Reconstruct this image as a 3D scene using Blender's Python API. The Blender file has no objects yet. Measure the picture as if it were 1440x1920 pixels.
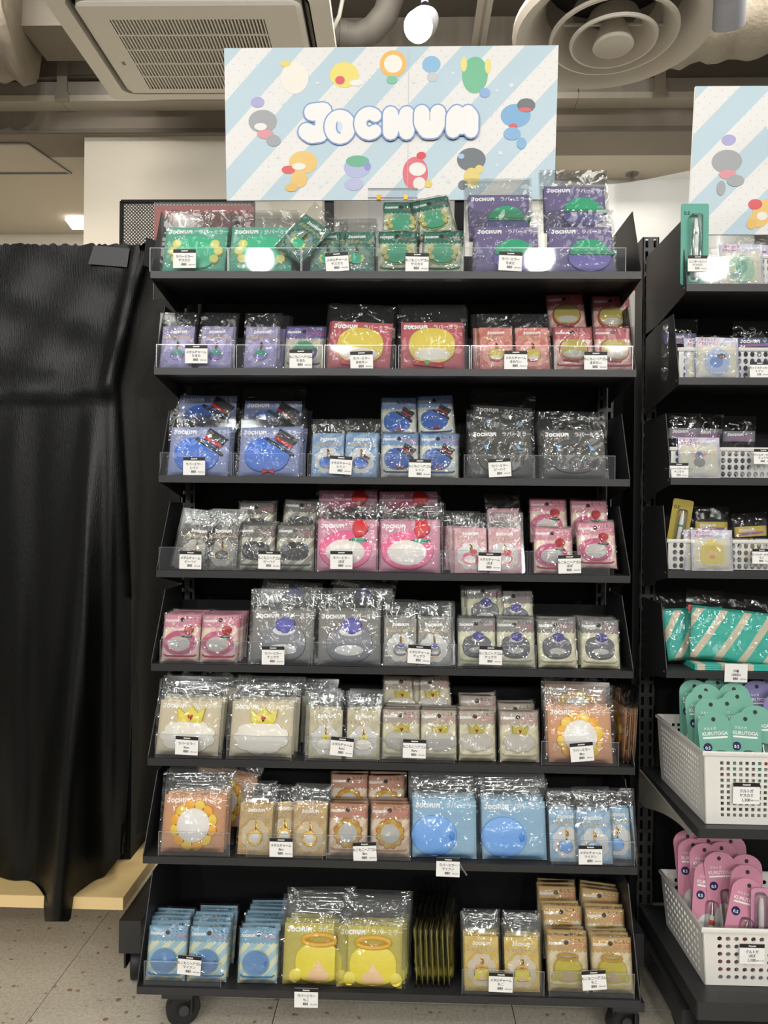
import bpy, math, random
from mathutils import Matrix, Vector
random.seed(11)
SC = bpy.context.scene
COL = SC.collection
PI = math.pi

# ------------------------------------------------------------------ camera
F = 1387.0                                   # focal length in pixels of the 1440x1920 frame
CAM = Vector((0.0241, -1.4, 0.96))
YAW, ROLL = -0.0278, 0.0099
FWD = Vector((math.sin(YAW), math.cos(YAW), 0))
_r0 = Vector((math.cos(YAW), -math.sin(YAW), 0)); _u0 = Vector((0, 0, 1))
RGT = math.cos(ROLL) * _r0 + math.sin(ROLL) * _u0
UPV = -math.sin(ROLL) * _r0 + math.cos(ROLL) * _u0
cd = bpy.data.cameras.new('camera'); cam = bpy.data.objects.new('camera', cd); COL.objects.link(cam)
cd.sensor_fit = 'VERTICAL'; cd.sensor_height = 36.0; cd.lens = F / 1920 * 36.0
cd.clip_start = 0.02; cd.clip_end = 60
cam.matrix_world = Matrix(((RGT.x, UPV.x, -FWD.x, CAM.x), (RGT.y, UPV.y, -FWD.y, CAM.y), (RGT.z, UPV.z, -FWD.z, CAM.z), (0, 0, 0, 1)))
SC.camera = cam

# ------------------------------------------------------------------ world, lights, exposure
W = bpy.data.worlds.new('store_ambient'); SC.world = W; W.use_nodes = True
W.node_tree.nodes['Background'].inputs[0].default_value = (1.0, 0.955, 0.88, 1)
W.node_tree.nodes['Background'].inputs[1].default_value = 0.42
SC.view_settings.view_transform = 'Standard'; SC.view_settings.look = 'None'
SC.view_settings.gamma = 1; SC.view_settings.use_curve_mapping = False
SC.view_settings.exposure = 0.06
SC.cycles.max_bounces = 6; SC.cycles.diffuse_bounces = 3; SC.cycles.glossy_bounces = 3; SC.cycles.transmission_bounces = 2
SC.cycles.transparent_max_bounces = 12; SC.cycles.adaptive_threshold = 0.04; SC.cycles.adaptive_min_samples = 12

def area(name, loc, target, sx, sy, watts, col=(1, 0.983, 0.95)):
    l = bpy.data.lights.new(name, 'AREA'); l.shape = 'DISK' if sx == sy and sx < 0.5 else 'RECTANGLE'; l.size = sx; l.size_y = sy
    l.energy = watts; l.color = col
    o = bpy.data.objects.new(name, l); COL.objects.link(o); o.location = loc
    o.rotation_euler = (Vector(target) - Vector(loc)).to_track_quat('-Z', 'Y').to_euler()
    return o
# ceiling spotlights of the shop, on the track behind the photographer
for x, y, z, w in [(-2.0, -2.4, 2.7, 6), (-0.9, -2.1, 2.7, 3), (0.3, -2.4, 2.7, 3), (1.4, -2.1, 2.7, 3), (2.4, -2.5, 2.7, 6),
                   (-2.1, -3.7, 2.65, 9), (-1.04, -4.0, 2.78, 9), (0.9, -3.6, 2.65, 9), (2.1, -3.8, 2.65, 9),
                   (-2.0, -5.4, 2.6, 28), (-0.6, -5.7, 2.6, 28), (0.7, -5.4, 2.6, 28), (2.0, -5.6, 2.6, 28)]:
    area('track_spot_light', (x, y, z), (x * 0.25, 0.05, 0.5), 0.19, 0.19, w)
# lamp panels of the shop ceiling
for x in (-1.5, 1.5):
    for y in (-1.4, -3.2, -6.8):
        area('overhead_area_light', (x, y, 3.0), (x, y, 0), 1.2, 1.2, 13, (1, 0.96, 0.88))
for x in (-1.7, -0.1, 1.5):  # added lamps above the frame, brightening the background and air conditioner
    area('overhead_area_light', (x, 0.75, 3.02), (x, 0.75, 0), 1.2, 0.3, 38, (1, 0.95, 0.86))
# lamps of the neighbouring area behind the rack
area('back_area_light', (-1.9, 2.5, 2.45), (-1.9, 2.5, 0), 0.6, 0.2, 7, (1, 0.95, 0.86))
area('back_area_light', (0.9, 2.05, 2.5), (0.9, 2.05, 0), 0.8, 0.2, 4, (1, 0.95, 0.88))

# ------------------------------------------------------------------ pixel -> place helpers
def ray(px, py):
    return RGT * ((px - 720) / F) - UPV * ((py - 960) / F) + FWD
def atY(px, py, Y):
    d = ray(px, py); return CAM + d * ((Y - CAM.y) / d.y)
def atZ(px, py, Z):
    d = ray(px, py); return CAM + d * ((Z - CAM.z) / d.z)
def toPx(p):
    d = Vector(p) - CAM; k = d.dot(FWD)
    return 720 + F * d.dot(RGT) / k, 960 - F * d.dot(UPV) / k

# ------------------------------------------------------------------ materials
def lin(h):
    h = h.lstrip('#'); out = []
    for i in (0, 2, 4):
        c = int(h[i:i + 2], 16) / 255
        out.append(c / 12.92 if c <= 0.04045 else ((c + 0.055) / 1.055) ** 2.4)
    return (*out, 1)
MATS = {}
def N(nt, t, **kw):
    n = nt.nodes.new(t)
    for k, v in kw.items(): setattr(n, k, v)
    return n
def pm(name, hexc, rough=0.5, metal=0.0, var=0.06, vscale=14, bump=0.0, bscale=60, spec=0.5, sheen=0.0, stretch=None, coat=0.0):
    if name in MATS: return MATS[name]
    m = bpy.data.materials.new(name); m.use_nodes = True; nt = m.node_tree
    b = nt.nodes['Principled BSDF']
    b.inputs['Roughness'].default_value = rough; b.inputs['Metallic'].default_value = metal
    b.inputs['Specular IOR Level'].default_value = spec
    b.inputs['Sheen Weight'].default_value = sheen
    b.inputs['Coat Weight'].default_value = coat
    tc = N(nt, 'ShaderNodeTexCoord'); src = tc.outputs['Object']
    if stretch:
        mp = N(nt, 'ShaderNodeMapping'); mp.inputs['Scale'].default_value = stretch
        nt.links.new(src, mp.inputs[0]); src = mp.outputs[0]
    no = N(nt, 'ShaderNodeTexNoise'); no.inputs['Scale'].default_value = vscale; no.inputs['Detail'].default_value = 3
    nt.links.new(src, no.inputs['Vector'])
    hs = N(nt, 'ShaderNodeHueSaturation'); hs.inputs['Color'].default_value = lin(hexc)
    mr = N(nt, 'ShaderNodeMapRange'); mr.inputs['To Min'].default_value = 1 - var; mr.inputs['To Max'].default_value = 1 + var
    nt.links.new(no.outputs[0], mr.inputs[0]); nt.links.new(mr.outputs[0], hs.inputs['Value'])
    nt.links.new(hs.outputs[0], b.inputs['Base Color'])
    if bump:
        nb = N(nt, 'ShaderNodeTexNoise'); nb.inputs['Scale'].default_value = bscale; nb.inputs['Detail'].default_value = 4
        nt.links.new(src, nb.inputs['Vector'])
        bp = N(nt, 'ShaderNodeBump'); bp.inputs['Strength'].default_value = bump; bp.inputs['Distance'].default_value = 0.003
        nt.links.new(nb.outputs[0], bp.inputs['Height']); nt.links.new(bp.outputs[0], b.inputs['Normal'])
    MATS[name] = m
    return m

def stripes(name, c1, c2, period, dirx=1.0, dirz=-0.88, duty=0.5, rough=0.5, phase=0.0, dots=None, soft=0.0, dotcol='#b9bcc0', dotr=0.03, dotp=0.02):
    """diagonal printed stripes (object coordinates, x right, z up), optional dots"""
    if name in MATS: return MATS[name]
    m = bpy.data.materials.new(name); m.use_nodes = True; nt = m.node_tree; b = nt.nodes['Principled BSDF']
    b.inputs['Roughness'].default_value = rough
    tc = N(nt, 'ShaderNodeTexCoord'); sp = N(nt, 'ShaderNodeSeparateXYZ'); nt.links.new(tc.outputs['Object'], sp.inputs[0])
    def M(op, a, bb=None, c=None):
        n = N(nt, 'ShaderNodeMath', operation=op)
        for i, v in enumerate((a, bb, c)):
            if v is None: continue
            if isinstance(v, (int, float)): n.inputs[i].default_value = v
            else: nt.links.new(v, n.inputs[i])
        return n.outputs[0]
    u = M('ADD', M('MULTIPLY', sp.outputs[0], dirx / period), M('MULTIPLY', sp.outputs[2], dirz / period))
    u = M('FRACT', M('ADD', u, phase + 100.0))
    f = M('LESS_THAN', u, duty)
    mx = N(nt, 'ShaderNodeMix', data_type='RGBA'); nt.links.new(f, mx.inputs[0])
    mx.inputs[6].default_value = lin(c1); mx.inputs[7].default_value = lin(c2)
    out = mx.outputs[2]
    if dots:
        fx = M('SUBTRACT', M('FRACT', M('ADD', M('DIVIDE', M('ADD', sp.outputs[0], sp.outputs[2]), dotp), 50.3)), 0.5)
        fz = M('SUBTRACT', M('FRACT', M('ADD', M('DIVIDE', M('SUBTRACT', sp.outputs[0], sp.outputs[2]), dotp), 50.1)), 0.5)
        d = M('SQRT', M('ADD', M('MULTIPLY', fx, fx), M('MULTIPLY', fz, fz)))
        k = M('LESS_THAN', d, dotr)
        if dots == 'c1': k = M('MULTIPLY', k, M('SUBTRACT', 1.0, f))
        m2 = N(nt, 'ShaderNodeMix', data_type='RGBA'); nt.links.new(k, m2.inputs[0]); nt.links.new(out, m2.inputs[6]); m2.inputs[7].default_value = lin(dotcol)
        out = m2.outputs[2]
    nt.links.new(out, b.inputs['Base Color'])
    MATS[name] = m
    return m

def clear(name, tint=(0.97, 0.98, 0.98), rough=0.08, base=0.02, gain=1.5, milk=0.02, bump=0.0, bscale=45, milkcol=(0.8, 0.8, 0.82, 1)):
    """thin clear plastic: transparent sheet with fresnel gloss"""
    if name in MATS: return MATS[name]
    m = bpy.data.materials.new(name); m.use_nodes = True; nt = m.node_tree
    for n in list(nt.nodes): nt.nodes.remove(n)
    out = N(nt, 'ShaderNodeOutputMaterial')
    tr = N(nt, 'ShaderNodeBsdfTransparent'); tr.inputs[0].default_value = (*tint, 1)
    gl = N(nt, 'ShaderNodeBsdfGlossy'); gl.inputs['Roughness'].default_value = rough
    df = N(nt, 'ShaderNodeBsdfDiffuse'); df.inputs[0].default_value = milkcol
    fr = N(nt, 'ShaderNodeFresnel'); fr.inputs['IOR'].default_value = 1.45
    ma = N(nt, 'ShaderNodeMath', operation='MULTIPLY_ADD', use_clamp=True); ma.inputs[1].default_value = gain; ma.inputs[2].default_value = base
    nt.links.new(fr.outputs[0], ma.inputs[0])
    if bump:
        tc = N(nt, 'ShaderNodeTexCoord'); oi = N(nt, 'ShaderNodeObjectInfo')
        ad = N(nt, 'ShaderNodeVectorMath', operation='ADD'); nt.links.new(tc.outputs['Object'], ad.inputs[0]); nt.links.new(oi.outputs['Random'], ad.inputs[1])
        def MM(op, a, b_=None):
            n = N(nt, 'ShaderNodeMath', operation=op)
            for q, v in enumerate((a, b_)):
                if v is None: continue
                if isinstance(v, (int, float)): n.inputs[q].default_value = v
                else: nt.links.new(v, n.inputs[q])
            return n.outputs[0]
        hs_ = []
        for sc_, det in ((bscale * 0.45, 1.0), (bscale * 1.0, 1.2)):
            nb = N(nt, 'ShaderNodeTexNoise'); nb.inputs['Scale'].default_value = sc_; nb.inputs['Detail'].default_value = det; nb.inputs['Distortion'].default_value = 0.6
            nt.links.new(ad.outputs[0], nb.inputs['Vector'])
            r_ = MM('SUBTRACT', 1.0, MM('MULTIPLY', MM('ABSOLUTE', MM('SUBTRACT', nb.outputs[0], 0.5)), 4.5))
            hs_.append(MM('POWER', MM('MAXIMUM', r_, 0.0), 1.6))
        hsum = MM('ADD', hs_[0], MM('MULTIPLY', hs_[1], 0.45))
        bp = N(nt, 'ShaderNodeBump'); bp.inputs['Strength'].default_value = bump; bp.inputs['Distance'].default_value = 0.0035
        nt.links.new(hsum, bp.inputs['Height'])
        nt.links.new(bp.outputs[0], gl.inputs['Normal'])
    m1 = N(nt, 'ShaderNodeMixShader'); m1.inputs[0].default_value = milk
    nt.links.new(tr.outputs[0], m1.inputs[1]); nt.links.new(df.outputs[0], m1.inputs[2])
    m2 = N(nt, 'ShaderNodeMixShader'); nt.links.new(ma.outputs[0], m2.inputs[0]); nt.links.new(m1.outputs[0], m2.inputs[1]); nt.links.new(gl.outputs[0], m2.inputs[2])
    nt.links.new(m2.outputs[0], out.inputs[0])
    MATS[name] = m
    return m

def emit(name, col, strength):
    if name in MATS: return MATS[name]
    m = bpy.data.materials.new(name); m.use_nodes = True; nt = m.node_tree; b = nt.nodes['Principled BSDF']
    b.inputs['Emission Color'].default_value = (*col, 1); b.inputs['Emission Strength'].default_value = strength
    MATS[name] = m
    return m

BLACK = pm('black_painted_steel', '#2b2b2c', rough=0.42, var=0.12, vscale=30, bump=0.05, bscale=300)
BLACK2 = pm('black_steel_dull_darkened', '#101011', rough=0.6, spec=0.25, var=0.1, vscale=20)  # darker copy of the steel; shade inside the shelves put into its colour
RUBBERBLK = pm('black_caster_rubber', '#18181a', rough=0.5)
GREYARM = pm('grey_bracket_paint', '#9a968c', rough=0.5)
FILM2 = clear('clear_film_plain', rough=0.08, base=0.01, gain=1.5, milk=0.008)
FILM = clear('clear_film', rough=0.055, base=0.01, gain=1.5, milk=0.008, bump=0.8, bscale=34)
ACRYL = clear('clear_acrylic', tint=(0.93, 0.945, 0.96), rough=0.04, base=0.0, gain=0.9, milk=0.035, milkcol=(0.75, 0.76, 0.85, 1))
ACRYLEDGE = clear('clear_acrylic_edge', tint=(0.9, 0.93, 0.94), rough=0.2, base=0.07, gain=1.0, milk=0.09)
WHITE = pm('white_paper', '#f0efec', rough=0.55, var=0.02)
INK = pm('black_ink', '#161616', rough=0.55, var=0.02)
WHITEINK = pm('white_ink', '#f4f3f0', rough=0.5, var=0.02)
GOLD = pm('gold_chain_metal', '#d2a645', rough=0.25, metal=1.0)
CLOUD = pm('pale_print', '#d9d8d2', rough=0.5, var=0.03)

# ------------------------------------------------------------------ mesh builder
class MB:
    def __init__(s): s.v = []; s.f = []
    def add(s, vs, fs):
        k = len(s.v); s.v += [tuple(v) for v in vs]; s.f += [tuple(i + k for i in f) for f in fs]; return s
    def box(s, x0, x1, y0, y1, z0, z1):
        vs = [(x0, y0, z0), (x1, y0, z0), (x1, y1, z0), (x0, y1, z0), (x0, y0, z1), (x1, y0, z1), (x1, y1, z1), (x0, y1, z1)]
        return s.add(vs, [(0, 3, 2, 1), (4, 5, 6, 7), (0, 1, 5, 4), (1, 2, 6, 5), (2, 3, 7, 6), (3, 0, 4, 7)])
    def bbox(s, x0, x1, y0, y1, z0, z1, b):
        """box with chamfered vertical-plane edges (front/back rims)"""
        pts = [(x0 + b, z0), (x1 - b, z0), (x1, z0 + b), (x1, z1 - b), (x1 - b, z1), (x0 + b, z1), (x0, z1 - b), (x0, z0 + b)]
        return s.slab(pts, y1, y0, b)
    def slab(s, pts, y0, y1, bevel=0.0, steps=2):
        """outline (x,z) extruded from y0 (back) to y1 (front, smaller y) with a rounded front edge"""
        n = len(pts)
        a = sum(pts[i][0] * pts[(i + 1) % n][1] - pts[(i + 1) % n][0] * pts[i][1] for i in range(n))
        if a < 0: pts = pts[::-1]
        nor = []
        for i in range(n):
            p, q, r = pts[i - 1], pts[i], pts[(i + 1) % n]
            d1 = (q[0] - p[0], q[1] - p[1]); d2 = (r[0] - q[0], r[1] - q[1])
            l1 = math.hypot(*d1) or 1e-9; l2 = math.hypot(*d2) or 1e-9
            nx = -(d1[1] / l1 + d2[1] / l2); nz = d1[0] / l1 + d2[0] / l2; l = math.hypot(nx, nz) or 1
            nor.append((nx / l, nz / l))
        rings = [(0.0, y0)]
        if bevel > 0:
            for k in range(steps + 1):
                t = k / steps * PI / 2
                rings.append((bevel * (1 - math.cos(t)), y1 + bevel * (1 - math.sin(t))))
        else: rings.append((0.0, y1))
        vs = []
        for ins, y in rings:
            vs += [(pts[i][0] + nor[i][0] * ins, y, pts[i][1] + nor[i][1] * ins) for i in range(n)]
        fs = [tuple(range(n))[::-1]]
        for k in range(len(rings) - 1):
            for i in range(n):
                j = (i + 1) % n
                fs.append((k * n + i, k * n + j, (k + 1) * n + j, (k + 1) * n + i))
        fs.append(tuple((len(rings) - 1) * n + i for i in range(n)))
        fs[0] = tuple(range(n))[::-1]
        return s.add(vs, [f for f in fs])
    def prismX(s, pts, x0, x1):
        """outline (y,z) extruded along x"""
        n = len(pts); vs = [(x0, p[0], p[1]) for p in pts] + [(x1, p[0], p[1]) for p in pts]
        return s.add(vs, [tuple(range(n)), tuple(range(2 * n - 1, n - 1, -1))] + [((i + 1) % n, i, n + i, n + (i + 1) % n) for i in range(n)])
    def tube(s, path, r, n=8, closed=False, cap=True):
        P = [Vector(p) for p in path]; m = len(P); vs = []; fs = []
        ref = None
        for i in range(m):
            t = ((P[(i + 1) % m] if (closed or i < m - 1) else P[i]) - (P[i - 1] if (closed or i > 0) else P[i])).normalized()
            if ref is None:
                ref = t.orthogonal().normalized()
            ref = (ref - t * ref.dot(t)).normalized(); bi = t.cross(ref)
            rr = r[i] if isinstance(r, (list, tuple)) else r
            for k in range(n):
                a = 2 * PI * k / n; vs.append(P[i] + (ref * math.cos(a) + bi * math.sin(a)) * rr)
        for i in range(m if closed else m - 1):
            for k in range(n):
                a, b2 = i * n + k, i * n + (k + 1) % n; c, d = ((i + 1) % m) * n + (k + 1) % n, ((i + 1) % m) * n + k
                fs.append((a, b2, c, d))
        if cap and not closed: fs += [tuple(range(n))[::-1], tuple((m - 1) * n + k for k in range(n))]
        return s.add(vs, fs)
    def lathe(s, prof, c, n=32, M=None):
        """profile of (r,z) turned about z through c; M an optional rotation"""
        vs = []; fs = []; m = len(prof)
        for k in range(n):
            a = 2 * PI * k / n
            for r, z in prof:
                p = Vector((r * math.cos(a), r * math.sin(a), z))
                if M: p = M @ p
                vs.append(p + Vector(c))
        for k in range(n):
            for i in range(m - 1):
                fs.append((k * m + i, ((k + 1) % n) * m + i, ((k + 1) % n) * m + i + 1, k * m + i + 1))
        return s.add(vs, fs)
    def perf(s, A, B, C, D, nx, ny, hx, hz, t, nrm, shape='rect', margin=0.0, skip=None):
        """perforated plate on the quad A(bl) B(br) C(tr) D(tl): nx*ny cells, hole of hx,hz (fractions of a cell), thickness t along nrm"""
        A, B, C, D, nrm = (Vector(q) for q in (A, B, C, D, nrm))
        def P(u, v): return (A * (1 - u) + B * u) * (1 - v) + (D * (1 - u) + C * u) * v
        if shape == 'rect': hole = [(-1, -1), (1, -1), (1, 1), (-1, 1)]
        else: hole = [(math.cos(a), math.sin(a)) for a in [PI * 1.25 + k * PI / 4 for k in range(8)]]
        h = len(hole)
        out8 = [(-1, -1), (0, -1), (1, -1), (1, 0), (1, 1), (0, 1), (-1, 1), (-1, 0)] if h == 8 else hole
        mu = margin
        for i in range(nx):
            for j in range(ny):
                cu = mu + (1 - 2 * mu) * (i + .5) / nx; cv = mu + (1 - 2 * mu) * (j + .5) / ny
                du = (1 - 2 * mu) / nx / 2; dv = (1 - 2 * mu) / ny / 2
                o = [P(cu + a * du, cv + b * dv) for a, b in out8]
                if skip and skip(i, j):
                    cs = [o[k] for k in (range(0, h, h // 4))]
                    s.add(cs + [q + nrm * t for q in cs], [(3, 2, 1, 0), (4, 5, 6, 7)]); continue
                q = [P(cu + a * du * hx, cv + b * dv * hz) for a, b in hole]
                vs = o + q + [p + nrm * t for p in o] + [p + nrm * t for p in q]
                fs = []
                for k in range(h):
                    l = (k + 1) % h
                    fs += [(k, l, h + l, h + k), (2 * h + l, 2 * h + k, 3 * h + k, 3 * h + l), (h + k, h + l, 3 * h + l, 3 * h + k)]
                s.add(vs, fs)
        if mu:
            for (u0, u1, v0, v1) in ((0, 1, 0, mu), (0, 1, 1 - mu, 1), (0, mu, mu, 1 - mu), (1 - mu, 1, mu, 1 - mu)):
                cs = [P(u0, v0), P(u1, v0), P(u1, v1), P(u0, v1)]
                s.add(cs + [q + nrm * t for q in cs], [(3, 2, 1, 0), (4, 5, 6, 7), (0, 1, 5, 4), (1, 2, 6, 5), (2, 3, 7, 6), (3, 0, 4, 7)])
        return s
    def mesh(s, name, mat, smooth=None):
        me = bpy.data.meshes.new(name); me.from_pydata(s.v, [], s.f); me.materials.append(mat)
        if smooth:
            for p in me.polygons: p.use_smooth = True
            me.set_sharp_from_angle(angle=math.radians(smooth))
        me.update()
        return me

def ob(name, me, parent=None, loc=None):
    o = bpy.data.objects.new(name, me); COL.objects.link(o)
    if parent: o.parent = parent
    if loc is not None: o.location = loc
    return o
def part(name, mb, mat, parent, smooth=None): return ob(name, mb.mesh(name, mat, smooth), parent)
def tag(o, label, cat, group=None):
    o['label'] = label; o['category'] = cat
    if group: o['group'] = group
    return o
def thing(name, label, cat, loc=(0, 0, 0), group=None, M=None):
    o = bpy.data.objects.new(name, None); COL.objects.link(o); o.empty_display_size = 0.02
    if M is not None: o.matrix_basis = M
    else: o.location = loc
    return tag(o, label, cat, group)
def struct(name, mb, mat, parent=None, smooth=None):
    o = part(name, mb, mat, parent, smooth)
    if not parent: o['kind'] = 'structure'
    return o

# ------------------------------------------------------------------ outlines (x,z)
def ell(cx, cz, rx, rz, n=20, a0=0.0, a1=2 * PI, rot=0.0):
    full = abs(a1 - a0 - 2 * PI) < 1e-6
    out = []
    for k in range(n if full else n + 1):
        a = a0 + (a1 - a0) * k / n; x = rx * math.cos(a); z = rz * math.sin(a)
        out.append((cx + x * math.cos(rot) - z * math.sin(rot), cz + x * math.sin(rot) + z * math.cos(rot)))
    return out
def sup(cx, cz, rx, rz, e=2.8, n=24):
    out = []
    for k in range(n):
        a = 2 * PI * k / n; c, s = math.cos(a), math.sin(a)
        out.append((cx + rx * math.copysign(abs(c) ** (2 / e), c), cz + rz * math.copysign(abs(s) ** (2 / e), s)))
    return out
def rr(cx, cz, w, h, r, rot=0.0, n=3):
    out = []
    for qx, qz, a0 in ((1, 1, 0), (-1, 1, PI / 2), (-1, -1, PI), (1, -1, 1.5 * PI)):
        for k in range(n + 1):
            a = a0 + PI / 2 * k / n
            x = qx * (w / 2 - r) + r * math.cos(a); z = qz * (h / 2 - r) + r * math.sin(a)
            out.append((cx + x * math.cos(rot) - z * math.sin(rot), cz + x * math.sin(rot) + z * math.cos(rot)))
    return out
def scallop(cx, cz, rx, rz, lobes=8, depth=0.1, n=48):
    return [(cx + rx * (1 - depth + depth * abs(math.sin(lobes * a / 2)) ** 0.7) * math.cos(a), cz + rz * (1 - depth + depth * abs(math.sin(lobes * a / 2)) ** 0.7) * math.sin(a)) for a in [2 * PI * k / n for k in range(n)]]
def poly(pts, cx=0, cz=0, s=1, rot=0):
    return [(cx + s * (x * math.cos(rot) - z * math.sin(rot)), cz + s * (x * math.sin(rot) + z * math.cos(rot))) for x, z in pts]
HEART = [(0.9 * math.sin(t) ** 3, (0.8125 * math.cos(t) - 0.3125 * math.cos(2 * t) - 0.125 * math.cos(3 * t) - 0.0625 * math.cos(4 * t))) for t in [2 * PI * k / 20 for k in range(20)]]

# ------------------------------------------------------------------ lettering
DG = None
TEXTS = {}
def text(body, size, mat, bold=0.0, align='CENTER', space=1.0):
    """flat lettering in the xz plane, facing -y, cached"""
    key = (body, size, mat.name, bold, align, space)
    if key in TEXTS: return TEXTS[key]
    cu = bpy.data.curves.new('lettering', 'FONT'); cu.body = body; cu.size = size; cu.align_x = align; cu.align_y = 'CENTER'
    cu.offset = bold * size; cu.resolution_u = 2; cu.space_character = space; cu.fill_mode = 'FRONT'
    o = bpy.data.objects.new('lettering_tmp', cu); COL.objects.link(o)
    bpy.context.view_layer.update()
    me = bpy.data.meshes.new_from_object(o.evaluated_get(bpy.context.evaluated_depsgraph_get()))
    COL.objects.unlink(o); bpy.data.objects.remove(o); bpy.data.curves.remove(cu)
    me.transform(Matrix.Rotation(PI / 2, 4, 'X')); me.materials.clear(); me.materials.append(mat); me.name = 'lettering'
    TEXTS[key] = me
    return me
def stroke_pts(p):
    return [Vector((q[0], q[1])) for q in p]
LET = {  # rounded chunky capitals, strokes in a box of height 1
    'J': (0.74, [[(0.12, 0.34), (0.16, 0.2), (0.3, 0.13), (0.44, 0.2), (0.48, 0.36), (0.48, 0.82)], [(0.24, 0.86), (0.6, 0.86)]]),
    'O': (0.82, [[(0.41 + 0.27 * math.cos(a), 0.44 + 0.3 * math.sin(a)) for a in [2 * PI * k / 16 for k in range(17)]]]),
    'C': (0.72, [[(0.42 + 0.28 * math.cos(a), 0.46 + 0.32 * math.sin(a)) for a in [PI * 0.22 + (2 * PI - PI * 0.44) * k / 14 for k in range(15)]]]),
    'H': (0.84, [[(0.18, 0.16), (0.18, 0.8)], [(0.64, 0.16), (0.64, 0.8)], [(0.18, 0.46), (0.64, 0.46)]]),
    'U': (0.84, [[(0.18, 0.84), (0.18, 0.42), (0.24, 0.24), (0.41, 0.16), (0.58, 0.24), (0.64, 0.42), (0.64, 0.84)]]),
    'M': (0.92, [[(0.16, 0.16), (0.16, 0.76), (0.3, 0.82), (0.45, 0.5), (0.6, 0.82), (0.74, 0.76), (0.74, 0.16)]]),
}
def thick(mb, path, w, y, n=5, step=6e-6):
    """flat round-capped stroke facing -y"""
    P = [Vector(p) for p in path]
    for i, p in enumerate(P):
        k = 12; ring = [(p.x + w * math.cos(2 * PI * j / k), y, p.y + w * math.sin(2 * PI * j / k)) for j in range(k)]
        mb.add(ring, [tuple(range(k))]); y -= step
        if i < len(P) - 1:
            q = P[i + 1]; d = (q - p)
            if d.length < 1e-9: continue
            t = Vector((-d.y, d.x)).normalized() * w
            mb.add([(p.x - t.x, y, p.y - t.y), (q.x - t.x, y, q.y - t.y), (q.x + t.x, y, q.y + t.y), (p.x + t.x, y, p.y + t.y)], [(0, 1, 2, 3)]); y -= step
    return y
LOGOS = {}
def logo(width, mat, y=0.0, w=0.135):
    key = (width, mat.name, w)
    if key in LOGOS: return LOGOS[key]
    tot = sum(LET[c][0] for c in 'JOCHUM'); s = width / tot; x = -width / 2; mb = MB()
    for c in 'JOCHUM':
        for st in LET[c][1]: y = thick(mb, [(x + p[0] * s, (p[1] - 0.5) * s) for p in st], w * s, y)
        x += LET[c][0] * s
    LOGOS[key] = mb.mesh('logo_lettering', mat)
    return LOGOS[key]

# ================================================================== SETTING
# floor: speckled vinyl tiles, each its own piece
def floor_mat():
    m = bpy.data.materials.new('speckled_vinyl_tile'); m.use_nodes = True; nt = m.node_tree; b = nt.nodes['Principled BSDF']
    b.inputs['Roughness'].default_value = 0.42
    tc = N(nt, 'ShaderNodeTexCoord'); geo = N(nt, 'ShaderNodeNewGeometry')
    v = N(nt, 'ShaderNodeTexVoronoi'); v.inputs['Scale'].default_value = 34; nt.links.new(geo.outputs['Position'], v.inputs['Vector'])
    no = N(nt, 'ShaderNodeTexNoise'); no.inputs['Scale'].default_value = 60; no.inputs['Detail'].default_value = 4; nt.links.new(geo.outputs['Position'], no.inputs['Vector'])
    r1 = N(nt, 'ShaderNodeValToRGB'); r1.color_ramp.elements[0].position = 0.2; r1.color_ramp.elements[1].position = 0.3
    r1.color_ramp.elements[0].color = lin('#a08062'); r1.color_ramp.elements[1].color = lin('#d3cab8')
    ad = N(nt, 'ShaderNodeMath', operation='MULTIPLY_ADD'); ad.inputs[1].default_value = 0.55
    nt.links.new(no.outputs[0], ad.inputs[0]); nt.links.new(v.outputs['Distance'], ad.inputs[2])
    sb = N(nt, 'ShaderNodeMath', operation='SUBTRACT'); sb.inputs[1].default_value = 0.14; nt.links.new(ad.outputs[0], sb.inputs[0])
    nt.links.new(sb.outputs[0], r1.inputs[0])
    mx = N(nt, 'ShaderNodeMix', data_type='RGBA', blend_type='MULTIPLY'); mx.inputs[0].default_value = 0.2
    nt.links.new(r1.outputs[0], mx.inputs[6])
    n2 = N(nt, 'ShaderNodeTexNoise'); n2.inputs['Scale'].default_value = 160; nt.links.new(geo.outputs['Position'], n2.inputs['Vector'])
    r2 = N(nt, 'ShaderNodeValToRGB'); r2.color_ramp.elements[0].position = 0.35; r2.color_ramp.elements[1].position = 0.6
    nt.links.new(n2.outputs[0], r2.inputs[0]); nt.links.new(r2.outputs[0], mx.inputs[7])
    nt.links.new(mx.outputs[2], b.inputs['Base Color'])
    return m
FLOORM = floor_mat()
fl = struct('floor', MB().box(-5, 5, -8, 6, -0.06, -0.004), pm('floor_joint_grout', '#4c463d', rough=0.8))
T = 0.457
g0 = atZ(125, 1862, 0); g1 = atZ(127, 1814, 0)
jx = g1.x; jy = g0.y
tile_me = MB().bbox(0.0008, T - 0.0008, 0.0008, T - 0.0008, -0.004, 0, 0.0003).mesh('tile', FLOORM)
tmb = MB(); tmb.box(0.0009, T - 0.0009, 0.0009, T - 0.0009, -0.004, 0); tile_me = tmb.mesh('tile', FLOORM)
for i in range(-4, 5):
    for j in range(-2, 5):
        ob('tile', tile_me, fl, (jx + i * T, jy + j * T, 0))

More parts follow.
